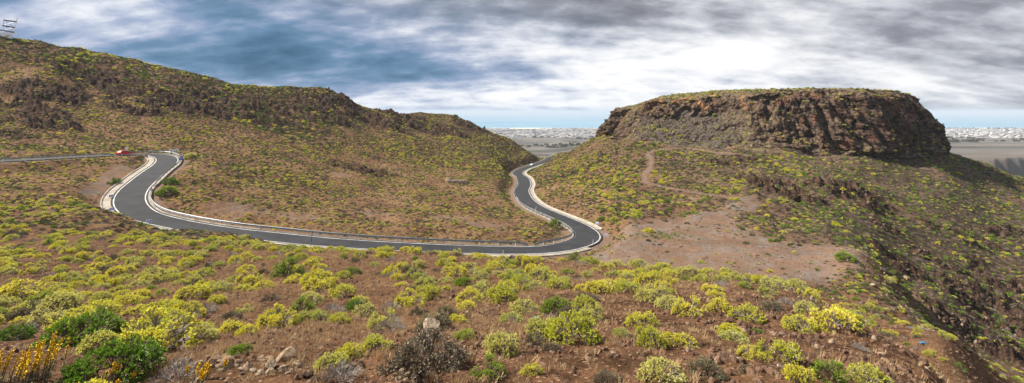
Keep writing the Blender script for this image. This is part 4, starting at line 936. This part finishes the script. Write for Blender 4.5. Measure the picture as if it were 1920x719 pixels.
rad = np.where(kind == 2, rad * .75, rad); rad = np.where(kind == 3, rad * .7, rad); rad = np.where(kind == 1, rad * .85, rad)
rad = np.where(u > .3, rad * .9, rad); rad = np.where(gy < 16, rad * .78, rad); rad = np.where(gy < 60, rad * .93, rad)
# keep plants apart on the near slope
order = np.argsort(gy); keep = np.ones(len(gx), bool); nearidx = order[gy[order] < 62]
px_, py_, pr_ = gx[nearidx], gy[nearidx], rad[nearidx]
acc = []
for i_ in range(len(nearidx)):
    okk = True
    for j_ in acc[-200:]:
        if (px_[i_] - px_[j_]) ** 2 + (py_[i_] - py_[j_]) ** 2 < (.90 * (pr_[i_] + pr_[j_])) ** 2: okk = False; break
    if okk: acc.append(i_)
    else: keep[nearidx[i_]] = False
gx, gy, gz, kind, vis, u, rad, rdd = [a[keep] for a in (gx, gy, gz, kind, vis, u, rad, rdd)]
sx, sy = project(gx, gy, gz + rad * .4)
inframe = (sx > -10) & (sx < 1930) & (sy > -10) & (sy < 735) & vis
var = rng.integers(0, NV, gx.shape); yaw = rng.uniform(0, 6.283, gx.shape); hs = rng.uniform(.85, 1.15, gx.shape)
INFO = {0: ('yellow', 'shrub', 'shrub'), 1: ('green', 'green_bush', 'bush'), 2: ('olive', 'cushion_shrub', 'shrub'), 3: ('grey', 'twiggy_shrub', 'shrub')}
def region(a, b, r_, d):
    if b < 62:
        if a < -.45: return 'on the left part of the near slope'
        if a < .0: return 'on the near slope left of centre'
        if a < .42: return 'on the near slope right of centre'
        return 'on the right shoulder of the near slope'
    if d < 11: return 'close beside the road'
    if a < -.35: return 'on the slope below the left hairpin'
    if a < .1: return 'in the valley beyond the straight road'
    return 'on the slope of the table hill'
WORD = {0: ('small yellow green domed shrub', 'broad yellow green domed shrub'), 1: ('small dark green bush', 'broad dark green bush'), 2: ('small grey olive cushion shrub', 'broad grey olive cushion shrub'), 3: ('small bare grey twiggy shrub', 'broad bare grey twiggy shrub')}
CAPN = {0: 262, 1: 120, 2: 200, 3: 140}
taken = np.zeros(len(gx), bool)
for kd in range(4):
    key, nm, cat = INFO[kd]
    cand = np.where((kind == kd) & inframe)[0]; cand = cand[np.argsort(-(rad[cand] / gy[cand]))][:CAPN[kd]]
    taken[cand] = True
    for i_ in cand:
        big = rad[i_] > (.58, .5, .42, .40)[kd]; reg = region(u[i_], gy[i_], rad[i_], rdd[i_])
        lab = WORD[kd][int(big)] + ' ' + reg; grp = lab.replace('shrub ', 'shrubs ').replace('bush ', 'bushes ')
        loc = (gx[i_], gy[i_], gz[i_] - .03); sc_ = (rad[i_], rad[i_], rad[i_] * hs[i_])
        if gy[i_] < 34:
            t = empty(nm, loc, yaw[i_], label=lab, category=cat, group=grp); t.scale = sc_
            link('foliage', FO[key][var[i_]], None, t); link('stems', ST[key][var[i_]], None, t)
        else:
            o = link(nm, J0[key][var[i_]], None, None, label=lab, category=cat, group=grp); o.location = loc; o.scale = sc_; o.rotation_euler = (0, 0, yaw[i_])
# plants on the cap of the mesa and on its broken flanks
ci = rng.integers(1, MC, 5200); cj = rng.integers(0, NF, 5200); cpt = CAP[ci, cj]
wgt = rng.random(5200) < .14 * (1 - ci / MC) + .10; cpt = cpt[wgt]
si = rng.integers(4, MV, 1500); sj = rng.integers(0, NF, 1500); spt = SKP[si, sj]; dz = np.gradient(SKP[..., 2], axis=0); dn = np.hypot(np.gradient(SKP[..., 0], axis=0), np.gradient(SKP[..., 1], axis=0))
flt = dn[si, sj] > .9 * np.abs(dz[si, sj]); spt = spt[flt]
ext = np.concatenate([cpt, spt]); er = rng.uniform(.3, .75, len(ext)); ek = rng.choice([0, 0, 1, 2, 3], len(ext))
for kd in range(4):
    key = INFO[kd][0]
    m = (kind == kd) & ~taken
    me_ = ek == kd
    P = np.concatenate([np.stack([gx[m], gy[m], gz[m] - .04], 1), ext[me_]]); r_ = np.concatenate([rad[m], er[me_]]); h_ = np.concatenate([hs[m], np.ones(me_.sum())]); n = len(P)
    lod = (P[:, 1] > 80).astype(int)
    rot = np.zeros((n, 3)); rot[:, 2] = rng.uniform(0, 6.28, n)
    scatter({'yellow': 'far_shrubs', 'green': 'far_green_bushes', 'olive': 'far_cushion_shrubs', 'grey': 'far_twiggy_shrubs'}[key], J0[key] + J1[key], P, np.stack([r_, r_, r_ * h_], 1), rot, rng.integers(0, NV, n) + NV * lod,
            {'yellow': 'countless yellow green shrubs dotted over all the hillsides', 'green': 'countless dark green bushes dotted over the hillsides', 'olive': 'countless grey olive low shrubs covering the hillsides', 'grey': 'countless bare grey twiggy shrubs over the hillsides'}[key], 'shrubs')
# low cover between the shrubs on the hillsides
ax, ay = rng.uniform(-1.06, 1.06, 260000), 62 + 360 * rng.random(260000) ** .75; ax = ax * ay
okk = (rng.random(len(ax)) < np.clip(.40 + 1.3 * fbm(ax / 11, ay / 13, o=4), .04, .95)) & (bil(np.minimum(rd_d, 60), ax, ay) > 5.4) & ((bil(PLD, ax, ay) + 2.5 * fbm(ax / 5, ay / 5, o=2) < .3) | (rng.random(len(ax)) < .10)) & (bil(TRD, ax, ay) > 1.2) & (bil(PUD, ax, ay) > 1.5) & (poly_sd(ax, ay, base_poly) < -.5) & (rng.random(len(ax)) > bil(BAR, ax, ay) * .9) & (rng.random(len(ax)) > bil(RM, ax, ay) * .8) & (bil(VIS.astype(np.float64), ax, ay) > .05)
ax, ay = ax[okk], ay[okk]; n = len(ax); s_ = rng.uniform(.14, .40, n) * (.8 + ay / 500); ck = rng.choice([0, 1, 2, 3], n, p=[.50, .22, .10, .18])
gc = PZ(1245, 456, -28); ex_ = rng.normal(gc[0], 3.2, 150); ey_ = rng.normal(gc[1], 2.2, 150); ax = np.concatenate([ax, ex_]); ay = np.concatenate([ay, ey_]); s_ = np.concatenate([s_, rng.uniform(.1, .25, 150)]); ck = np.concatenate([ck, np.full(150, 2)]); n = len(ax); rot = np.zeros((n, 3)); rot[:, 2] = rng.uniform(0, 6.28, n)
scatter('low_scrub', [J1['olive'][0], J1['grey'][1], J1['green'][2], J1['yellow'][3]], np.stack([ax, ay, bil(Z, ax, ay) - .02], 1), np.stack([s_ * 1.15, s_, s_ * .8], 1), rot, ck, 'low dark scrub covering the ground between the hillside shrubs', 'scrub')
print('LOW', n)
# blocks fallen on the scree apron of the table hill
si = rng.integers(6, int(MV * .72), 5200); sj = rng.integers(0, NF, 5200); keep_ = SK_cl[si, sj] < .6; spt = SKP[si[keep_], sj[keep_]]; n = len(spt); s_ = .14 + .6 * rng.random(n) ** 4
scatter('scree_blocks', RK_dark + RK_ps[:1], spt, np.stack([s_ * 1.2, s_, s_], 1), rng.uniform(0, 6.28, (n, 3)), rng.integers(0, 7, n) * (rng.random(n) < .9), 'dark broken blocks lying on the scree under the table hill rim', 'rubble')
# dry grass
def pts(n, y0_, y1_, um=1.05, pw=1.0):
    yy = y0_ * (y1_ / y0_) ** rng.random(n) if pw == 0 else y0_ + (y1_ - y0_) * rng.random(n) ** pw
    return rng.uniform(-um, um, n) * yy, yy
ax, ay = pts(80000, 6.5, 64, 1.03, .75); bx, by = pts(45000, 64, 240, 1.05, .8)
ax = np.concatenate([ax, bx]); ay = np.concatenate([ay, by])
gr = smallgrass(ax, ay) + .8 * np.exp(-(((ax / ay - .22) / .2) ** 2) - ((ay - 33) / 10) ** 2) + .4 * np.exp(-(((ax / ay + .3) / .3) ** 2) - ((ay - 40) / 14) ** 2); pr = np.clip(.20 + .9 * gr, .03, 1); pr = np.where(ay > 64, pr * np.where(ax < 30, .9, .35), pr)
okk = (rng.random(len(ax)) < pr) & (bil(np.minimum(rd_d, 60), ax, ay) > 4.9) & (bil(PLD, ax, ay) < .3) & (bil(TRD, ax, ay) > 1.3) & (poly_sd(ax, ay, base_poly) < -.5)
ax, ay = ax[okk], ay[okk]; n = len(ax); s_ = rng.uniform(.10, .30, n) * np.where(ay > 64, 1.5, 1); rot = np.zeros((n, 3)); rot[:, 2] = rng.uniform(0, 6.28, n); wid = s_ * rng.uniform(1, 1.8, n)
scatter('dry_grass', TUF, np.stack([ax, ay, bil(Z, ax, ay) - .01], 1), np.stack([wid, wid, s_], 1), rot, rng.integers(0, 5, n), 'short dry reddish grass tufts between the shrubs', 'grass')
# stones
ax, ay = pts(80000, 6, 55, 1.05, .75); cl_n = fbm(ax / 3, ay / 3, o=2); s_ = .022 + .07 * rng.random(len(ax)) ** 3 + .08 * (rng.random(len(ax)) < .004); okk = rng.random(len(ax)) < .5 + .8 * cl_n
ax, ay, s_ = ax[okk], ay[okk], s_[okk]; rbm = 1 + .25 * (ax / ay > .35); s_ = s_ * rbm; n = len(ax)
scatter('gravel', RK_soil + RK_ps[:1], np.stack([ax, ay, bil(Z, ax, ay)], 1), np.stack([s_ * 1.1, s_, s_ * .8], 1), rng.uniform(0, 6.28, (n, 3)), rng.choice(7, n, p=[.16] * 6 + [.04]), 'loose brown stones and gravel on the near slope', 'gravel')
pg = rng.uniform(0, 1, (30000, 2)); ax = 12 + pg[:, 0] * 80; ay = 78 + pg[:, 1] * 66; okk = bil(PLD, ax, ay) > -3; ax, ay = ax[okk], ay[okk]; okk = rng.random(len(ax)) < .25 + .9 * np.clip(fbm(ax / 6, ay / 6, o=3), 0, 1); ax, ay = ax[okk], ay[okk]; n = len(ax); s_ = .03 + .16 * rng.random(n) ** 5
scatter('plateau_gravel', RK_soil + RK_ps[:2], np.stack([ax, ay, bil(Z, ax, ay)], 1), np.stack([s_ * 1.1, s_, s_ * .8], 1), rng.uniform(0, 6.28, (n, 3)), rng.integers(0, 8, n), 'gravel and small stones on the bare plateau', 'gravel')
# broken rock in the outcrops and on the flanks
ax, ay = pts(90000, 60, 420, 1.08, .9); rm_ = bil(RM, ax, ay); fl = (ax / ay > .5) | ((ax > 40) & (ay > 150))
okk = ((rng.random(len(ax)) < rm_ * .85) | (fl & (rng.random(len(ax)) < .34))) & (bil(np.minimum(rd_d, 60), ax, ay) > 6) & (bil(PLD, ax, ay) < 0) & (poly_sd(ax, ay, base_poly) < -1)
ax, ay = ax[okk], ay[okk]; n = len(ax); s_ = .16 + .5 * rng.random(n) ** 3 * np.clip(bil(RM, ax, ay) + .35, 0, 1.1)
scatter('rubble', RK_dark, np.stack([ax, ay, bil(Z, ax, ay)], 1), np.stack([s_ * 1.3, s_, s_], 1), rng.uniform(0, 6.28, (n, 3)), rng.integers(0, 6, n), 'dark broken rock in the outcrops of the hillsides', 'rubble')
# pale debris at plateau edge, wash and below mesa
pp = []
for (px, py, a, b, n) in ((1600,495,70,22,120),(1500,520,90,8,50),(1690,560,70,30,160),(1760,610,50,30,260),(1780,650,40,25,220),(1150,448,14,10,60),(1300,300,60,8,60),(1180,300,40,10,50),(1175,370,14,5,40),(1350,470,160,35,150),(1255,440,60,20,60),(1440,420,50,12,60),(180,370,30,10,30)):
    qx = rng.normal(px, a * .6, n); qy = rng.normal(py, b * .6, n)
    for i_ in range(n):
        pp.append(hit(qx[i_], qy[i_], 60) + (rng.uniform(.25, 1) ** 2 * .24 * (1.0 if py > 400 else 1.5),))
pp = np.array(pp); n = len(pp)
scatter('pale_rubble', RK_ps, pp[:, :3], np.stack([pp[:, 3] * 1.2, pp[:, 3], pp[:, 3] * .7], 1), rng.uniform(0, 6.28, (n, 3)), rng.integers(0, 4, n), 'small pale stones strewn over the bare plateau and the wash below it', 'stones')
# single pale rocks: (px, py, width px, label)
rocks = [(808,622,36,'largest pale beige boulder in front of a grey green cushion shrub'),(790,620,10,'small pale stone touching the left side of the large boulder'),(842,594,20,'dark reddish rock up and right of the large boulder'),
 (676,577,20,'pale pointed stone left above the bare twiggy shrub'),(498,624,12,'small round pale stone in the left middle foreground'),
 (535,676,36,'pale rock of the group at the lower left of centre, the highest of them'),(508,690,28,'flat pale rock in front of the highest rock of the lower left group'),(572,708,22,'brown grey rock at the right end of the lower left group'),(588,714,14,'small orange stone beside the brown grey rock'),
 (425,692,34,'long pale orange rock among dry grass in the lower left'),(462,694,24,'pale rock right of the long pale orange rock'),(400,680,22,'rusty stone behind the long pale orange rock'),(372,692,26,'cream rock at the left end of the rock band'),(445,672,18,'small brown rock above the rock band'),(330,690,20,'cream stone left of the rock band'),(342,678,12,'tiny cream stone near the olive yellow shrub'),
 (213,620,14,'orange stone between the lush green shrub and the olive one'),(487,676,14,'grey rock between the rock band and the highest pale rock'),
 (968,645,8,'small pale stone on bare soil by the grey cushion shrub'),(1182,668,6,'tiny white stone by the tall yellow shrub'),(118,520,9,'white stone among the shrubs of the left slope'),(1700,525,12,'pale slab on the rubble below the plateau'),(1300,562,8,'small grey stone in the right foreground'),
 (1820,662,14,'white rock low on the right in the dark wash'),(1838,668,8,'small white rock right beside the larger white one in the wash'),(1637,537,12,'pale angular stone on the plateau rim')]
for n, (px, py, w_, lab) in enumerate(rocks):
    p = hit(px, py); r_ = w_ * (.56 if n == 0 else .45) * p[1] / F
    mesh_ = RK_pale[n % 6] if 'dark' not in lab and 'brown' not in lab else RK_dark[n % 6]
    o = link('boulder' if w_ > 30 else 'rock', mesh_, None, None, label=lab, category='rock'); o.location = (p[0], p[1], p[2] + r_ * .45); o.scale = (r_, r_, r_ * (1.05 if n == 0 else .8)); o.rotation_euler = (n * .7 % .5, n * .3 % .4, n * 2.1)
g_ = np.random.default_rng(91)
for n in range(34):
    px = g_.normal(450, 62) if n % 3 else g_.normal(545, 28); py = 690 - (px - 450) * .02 + g_.normal(0, 9); w_ = g_.uniform(7, 17); p = hit(px, min(py, 715)); r_ = w_ / 2 * p[1] / F
    o = link('rock', (RK_pale if n % 4 else RK_dark)[n % 6], None, None, label='small stone among the band of pale rocks at the lower left', category='rock', group='small stones of the pale rock band'); o.location = (p[0], p[1], p[2] + r_ * .35); o.scale = (r_ * 1.15, r_, r_ * .75); o.rotation_euler = (n * .9 % .6, n * .5 % .5, n * 1.3)
# the little heap of pale stones at the lower edge
heap = [(748,712,18),(762,716,16),(778,712,17),(770,700,14),(755,699,16),(742,700,12),(786,716,14),(764,706,15),(775,692,13),(758,690,12),(796,718,12)]
hl = ['leftmost low stone of the small heap at the lower edge','front middle stone of the small heap at the lower edge','tall slab shaped stone in the heap at the lower edge','rusty stone in the middle of the small stone heap','upper left grey stone of the small stone heap','small round stone at the left side of the stone heap','right front stone of the small stone heap','stone lying on the centre of the small heap','topmost right stone of the small heap','topmost left stone of the small heap','outlying stone at the right of the small heap']
for n, (px, py, w_) in enumerate(heap):
    p = hit(px, min(py + 4, 719)); r_ = w_ / 2 * p[1] / F
    o = link('rock', RK_pale[(n * 5 + 1) % 6], None, None, label=hl[n], category='rock', group='stones of the small heap'); o.location = (p[0], p[1], p[2] + r_ * (.9 if n in (7, 8, 9) else .4)); o.scale = (r_, r_, r_ * (1.6 if n == 2 else .9)); o.rotation_euler = (n * .9 % .6, n * .5 % .5, n * 1.3)
# yellow flower spikes at the lower left
M_fl, fnt = new_mat('yellow_flower'); ri = fnt.add('ShaderNodeNewGeometry').outputs['Random Per Island']; finish(fnt, fnt.mix(ri, (.75, .42, .01), (.85, .62, .02)), .6, spec=.2)
def spikes(px, py, hpx, n, lab, sprd):
    p = hit(px, py); k_ = p[1] / F; t = empty('flowering_plant', (p[0], p[1], p[2] - .03), 0, label=lab, category='plant', group='yellow flowering spikes')
    g = np.random.default_rng(int(px)); A_, B_ = [], []; fv = []
    for i_ in range(n):
        b = np.array([g.normal(0, sprd * k_ * .35), g.normal(0, .12), 0]); ln = hpx * k_ * g.uniform(.6, 1.05); tip = b + np.array([g.normal(.16, .08) * ln, g.normal(0, .06) * ln, ln])
        A_.append(b); B_.append(tip)
        q_ = g.uniform(.5, 1, 46)[:, None]; fv.append(b + (tip - b) * q_)
    A_, B_ = np.array(A_), np.array(B_); Sv, Sf = tubes(A_, B_, np.full(n, .012), np.full(n, .006), 4); sm = np_mesh('stems', Sv, Sf, False); link('stems', sm, MS['green'], t)
    for P in fv:
        Nn = unit(g.normal(size=P.shape) * [1, 1, .3] + [0, 0, .5]); Lv, Lf = leaves(P, Nn, 2, .040, .010, .3, g); link('flower_spike', np_mesh('flower_spike', Lv, Lf, False), M_fl, t)
    P = A_.repeat(10, 0) + (B_ - A_).repeat(10, 0) * g.uniform(.03, .45, (10 * n, 1)); Lv, Lf = leaves(P, unit(g.normal(size=P.shape) + [0, 0, .6]), 2, .11, .008, .6, g); link('foliage', np_mesh('foliage', Lv, Lf, False), ML['olive'], t)
spikes(22,718,64,11,'tuft of yellow flower spikes at the lower left corner',36); spikes(55,716,66,13,'dense yellow flower spikes right of the corner tuft',40); spikes(92,712,80,10,'tallest yellow flower spikes with the longest stalks lower left',36)
spikes(208,718,40,4,'few short yellow flower spikes under the dark green shrub',16); spikes(372,717,40,8,'yellow flower spikes at the lower edge left of the rock group',60); spikes(242,718,22,2,'two low yellow flower spikes right of the few short ones',10)
# litter
for px, py, w_, lab, c_3 in ((1005,598,9,'small bright blue scrap of litter left of the bare trunk shrub',(.02,.30,.55)),(1731,645,9,'blue piece of plastic litter among rocks in the right wash',(.02,.20,.42))):
    p = hit(px, py); r_ = w_ / 2 * p[1] / F; bm = bmesh.new(); bmesh.ops.create_grid(bm, x_segments=7, y_segments=5, size=1)
    for v_ in bm.verts: v_.co.z = .35 * math.sin(v_.co.x * 3 + 1) * math.cos(v_.co.y * 2.4) + .25
    bmesh.ops.solidify(bm, geom=bm.faces[:], thickness=.05); o = bm_obj('plastic_litter', bm, flat_mat('blue_plastic', c_3, .35), smooth=True, label=lab, category='litter'); o.location = (p[0], p[1], p[2] + .3 * r_); o.scale = (r_, r_ * .7, r_ * .9)
# old stone wall in the valley
p = hit(858, 343, 100); mm2 = p[1] / F
bm = bmesh.new()
for i_ in range(16):
    bm_box(bm, 2.1 * mm2 * .98, 1.0, 1.3 + .25 * math.sin(i_ * 2.3), ((i_ - 8) * 2.1 * mm2, .12 * math.sin(i_), .3), Matrix.Rotation(.03 * math.sin(i_ * 3), 4, 'Z'))
bmesh.ops.bevel(bm, geom=bm.edges[:], offset=.08, segments=1, affect='EDGES')
bm_obj('stone_wall', bm, flat_mat('pale_stonework', (.42, .33, .27), .9, var=.4, scale=1.2), loc=p, label='short pale old stone wall at the head of the valley', category='wall')
p = hit(840, 341, 100); bm = bmesh.new(); bmesh.ops.create_icosphere(bm, subdivisions=4, radius=1)
for v_ in bm.verts: v_.co *= 1 + .12 * perlin(np.array([v_.co.x * 2]), np.array([v_.co.y * 2]), np.array([v_.co.z * 2]))[0]
o = bm_obj('earth_mound', bm, flat_mat('pink_earth', (.20, .12, .085), .95, var=.3, scale=1.5), loc=(p[0], p[1] + 3, p[2] - .5), smooth=True, kind='structure', label='pink earth mound behind the stone wall'); o.scale = (8 * mm2, 3, 1.9)

# ------------------------------------------------------------------ sea, town
bm = bmesh.new(); vs = [bm.verts.new(c) for c in ((-60000, 5600, 0), (60000, 5600, 0), (140000, 120000, 0), (-140000, 120000, 0))]; bm.faces.new(vs)
M_sea, snt = new_mat('sea_water'); pos = snt.add('ShaderNodeNewGeometry').outputs['Position']; w1 = snt.noise(pos, .01, 5, .6); w2 = snt.noise(pos, .0006, 4, .6)
finish(snt, snt.mix(snt.ss(w2, .35, .65), (.09, .25, .38), (.13, .32, .45)), .32, w1, spec=.5, bstr=.4, bdist=6)
bm_obj('sea', bm, M_sea, loc=(0, 0, -194), kind='structure')
g = np.random.default_rng(77)
def town(n, ulo, uhi, ylo, yhi, smin, smax):
    y_ = g.uniform(ylo, yhi, n); u_ = g.uniform(ulo, uhi, n); x_ = u_ * y_; cl2 = fbm(x_ / 500, y_ / 700, o=2)
    k = cl2 > -.15; return x_[k], y_[k], g.uniform(smin, smax, k.sum())
tw = [np.concatenate(c) for c in zip(town(2600, -.12, .26, 2900, 5700, 7, 20), town(1800, .78, 1.08, 2600, 4800, 8, 22), town(500, -.08, .2, 4900, 5700, 10, 26))]
cube = np.array([(a, b, c) for c in (0, 1) for b in (-.5, .5) for a in (-.5, .5)]); cf = np.array([(0, 1, 3, 2)[::-1], (4, 5, 7, 6), (0, 1, 5, 4), (2, 3, 7, 6)[::-1], (0, 2, 6, 4)[::-1], (1, 3, 7, 5)])
x_, y_, s_ = tw; z_ = bil(Z, x_, y_); o_ = np.argsort(y_ / s_)
M_house = leaf_mat('town_render', [(0, (.46, .43, .42)), (.4, (.34, .30, .28)), (.75, (.56, .54, .53)), (1, (.24, .19, .17))], 0.)
house_me = np_mesh('house', np.concatenate([cube * [1, .8, .45], cube * [.6, .5, .22] + [.1, .05, .449], cube * [.16, .14, .1] + [-.3, .2, .449]]), np.concatenate([cf, cf + 8, cf + 16]), False); house_me.materials.append(M_house)
for i_ in o_[:120]:
    right = x_[i_] / y_[i_] > .5
    o = link('house', house_me, None, None, category='building', label='tiny white building of the far coastal town seen right of the table hill' if right else 'tiny white building of the far coastal town seen in the gap between the hills', group='far town right of the table hill' if right else 'far town in the gap between the hills')
    o.location = (x_[i_], y_[i_], z_[i_] - .5); s3 = s_[i_]; o.scale = (s3 * 1.6, s3, s3 * .8); o.rotation_euler = (0, 0, g.uniform(-.5, .5))
r_ = o_[120:]; n = len(r_); rot = np.zeros((n, 3)); rot[:, 2] = g.uniform(-.6, .6, n)
scatter('distant_town', [house_me], np.stack([x_[r_], y_[r_], z_[r_] - .5], 1), np.stack([s_[r_] * g.uniform(1, 2.4, n), s_[r_], s_[r_] * .7], 1), rot, np.zeros(n), 'white town by the coast reading as one pale mass', 'town')
y_ = g.uniform(1500, 5600, 5000); x_ = g.uniform(-.15, 1.1, 5000) * y_; k = (fbm(x_ / 300, y_ / 300, o=2) > .1) & ((x_ / y_ < .3) | (x_ / y_ > .75)); x_, y_ = x_[k], y_[k]; n = len(x_); s3 = g.uniform(4, 10, n)
FT = [m_.copy() for m_ in J1['green'][:3]]
for m_ in FT: m_.materials[0] = ML['dark']
scatter('far_trees', FT, np.stack([x_, y_, bil(Z, x_, y_)], 1), np.stack([s3, s3, s3], 1), np.zeros((n, 3)), g.integers(0, 3, n), 'dark scattered trees on the hazy coastal plain', 'trees')

# ------------------------------------------------------------------ air
bm = bmesh.new(); bmesh.ops.create_cube(bm, size=1); M_hz = bpy.data.materials.new('haze_air'); M_hz.use_nodes = True; hn = NT(M_hz.node_tree); M_hz.node_tree.nodes.clear()
pv = hn.add('ShaderNodeVolumePrincipled'); pv.inputs['Color'].default_value = (.72, .84, 1, 1); pv.inputs['Density'].default_value = 6.5e-5; pv.inputs['Anisotropy'].default_value = .0
ho = hn.add('ShaderNodeOutputMaterial'); hn.l.new(pv.outputs[0], ho.inputs['Volume'])
hzo = bm_obj('haze', bm, M_hz, kind='stuff', label='pale blue haze over the far plain and sea'); zt = float(Z.max()) + 12; hzo.location = (0, 60000, (zt - 260) / 2); hzo.scale = (300000, 124000, zt + 260)

# ------------------------------------------------------------------ light
SUN_AZ, SUN_EL = R(-80), R(45)      # clockwise from the view direction
wd = bpy.data.worlds.new('World'); scn.world = wd; wd.use_nodes = True; wt = NT(wd.node_tree); wd.node_tree.nodes.clear()
sky = wt.add('ShaderNodeTexSky', sky_type='NISHITA'); sky.sun_disc = False; sky.sun_elevation = SUN_EL; sky.sun_rotation = SUN_AZ; sky.air_density = 1.2; sky.dust_density = 1.5
tc = wt.add('ShaderNodeTexCoord').outputs['Generated']; sp = wt.add('ShaderNodeSeparateXYZ'); wt.set(sp, 0, tc); X_, Y_, Z_ = sp.outputs
den = wt.math('ADD', wt.math('MAXIMUM', Z_, 0), .30)
cb = wt.add('ShaderNodeCombineXYZ'); wt.set(cb, 0, wt.math('DIVIDE', X_, den)); wt.set(cb, 1, wt.math('DIVIDE', Y_, den)); P_ = cb.outputs[0]
mp = wt.add('ShaderNodeMapping'); wt.set(mp, 'Vector', P_); wt.set(mp, 'Rotation', (0, 0, R(-12))); wt.set(mp, 'Scale', (2.0, 3.0, 1)); wt.set(mp, 'Location', (2.3, .7, 0))
nb = wt.noise(mp.outputs[0], 1.0, 10, .54, .15)
mp2 = wt.add('ShaderNodeMapping'); wt.set(mp2, 'Vector', P_); wt.set(mp2, 'Scale', (7.0, 9.5, 1)); wt.set(mp2, 'Rotation', (0, 0, R(8))); ns = wt.noise(mp2.outputs[0], 1.0, 9, .58, .2)
mp3 = wt.add('ShaderNodeMapping'); wt.set(mp3, 'Vector', P_); wt.set(mp3, 'Scale', (.6, 1.5, 1)); wt.set(mp3, 'Location', (5.1, 1.9, 0)); nbig = wt.noise(mp3.outputs[0], 1.0, 3, .5)
tx = wt.math('DIVIDE', X_, wt.math('MAXIMUM', Y_, .05)); tz = wt.math('DIVIDE', Z_, wt.math('MAXIMUM', Y_, .05))
def gauss(cx, cz, wx, wz):
    a = wt.math('POWER', wt.math('DIVIDE', wt.math('SUBTRACT', tx, cx), wx), 2.); b = wt.math('POWER', wt.math('DIVIDE', wt.math('SUBTRACT', tz, cz), wz), 2.)
    return wt.math('EXPONENT', wt.math('MULTIPLY', wt.math('ADD', a, b), -1.))
Lm = wt.math('ADD', wt.math('MULTIPLY', nb, 1.15), wt.math('MULTIPLY', ns, .48)); Lm = wt.math('ADD', Lm, wt.math('MULTIPLY', nbig, .25)); mp4 = wt.add('ShaderNodeMapping'); wt.set(mp4, 'Vector', P_); wt.set(mp4, 'Scale', (.55, 6.0, 1)); wt.set(mp4, 'Location', (1.7, .4, 0)); nl_ = wt.noise(mp4.outputs[0], 1.0, 6, .5, .2); Lm = wt.math('ADD', Lm, wt.math('MULTIPLY', nl_, .45)); Lm = wt.math('SUBTRACT', Lm, .70)
def addg(L, k, *a): return wt.math('ADD', L, wt.math('MULTIPLY', gauss(*a), k))
Lm = addg(Lm, .22, .55, .10, .40, .055); Lm = addg(Lm, .26, .16, .06, .30, .05); Lm = addg(Lm, .12, 1.0, .03, .4, .035)
Lm = addg(Lm, -.28, -.40, .085, .34, .05); Lm = addg(Lm, .20, -.84, .20, .16, .03); Lm = addg(Lm, -.04, .75, .235, .6, .04); Lm = addg(Lm, .10, .3, .13, .5, .06); Lm = addg(Lm, -.10, 0., .24, .5, .04)
Lm = addg(Lm, .22, -.3, .03, .3, .016); Lm = addg(Lm, .16, .0, .02, .5, .02); Lm = addg(Lm, .06, 1., .0, .5, .03)
cc = wt.ramp(Lm, [(.0, (.05, .13, .23)), (.14, (.085, .185, .31)), (.32, (.15, .27, .43)), (.46, (.30, .39, .57)), (.58, (.52, .58, .72)), (.70, (.80, .83, .90)), (.84, (1.0, 1.0, 1.0))])
gg_ = wt.ramp(Lm, [(.2, (.16, .165, .19)), (.43, (.32, .335, .38)), (.58, (.56, .58, .63)), (.74, (.84, .85, .88)), (.86, (1., 1., 1.))])
cc = wt.mix(wt.ss(wt.math('ADD', wt.math('MULTIPLY', tx, .55), wt.math('MULTIPLY', tz, 2.2)), .05, .62), cc, gg_)
back = wt.ss(Y_, -.1, .15); cc = wt.mix(back, wt.mix(wt.ss(nb, .35, .65), (.30, .38, .52), (.75, .78, .84)), cc)
high = wt.ss(Z_, .34, .7); sb = wt.mix(wt.ss(nb, .4, .62), sky.outputs[0], (7.5, 8, 8.6)); 
bg = wt.add('ShaderNodeBackground'); wt.set(bg, 0, cc); wt.set(bg, 1, .52); bg2 = wt.add('ShaderNodeBackground'); wt.set(bg2, 0, sb); wt.set(bg2, 1, .05)
mxs = wt.add('ShaderNodeMixShader'); wt.set(mxs, 0, high); wt.l.new(bg.outputs[0], mxs.inputs[1]); wt.l.new(bg2.outputs[0], mxs.inputs[2]); ow = wt.add('ShaderNodeOutputWorld'); wt.l.new(mxs.outputs[0], ow.inputs[0])
sl = bpy.data.lights.new('sun', 'SUN'); sl.energy = 5.0; sl.angle = R(.8); sl.color = (1, .93, .80); so = bpy.data.objects.new('sun', sl); COL.objects.link(so)
sd = Vector((math.sin(SUN_AZ) * math.cos(SUN_EL), math.cos(SUN_AZ) * math.cos(SUN_EL), math.sin(SUN_EL))); so.rotation_euler = sd.to_track_quat('Z', 'Y').to_euler()
scn.view_settings.view_transform = 'Standard'; scn.view_settings.look = 'None'; scn.view_settings.exposure = 1.0; scn.view_settings.gamma = 1
scn.cycles.max_bounces = 5; scn.cycles.diffuse_bounces = 2; scn.cycles.transmission_bounces = 3; scn.cycles.volume_bounces = 0; scn.cycles.use_denoising = True
print('INDIV', taken.sum(), 'total', len(gx))
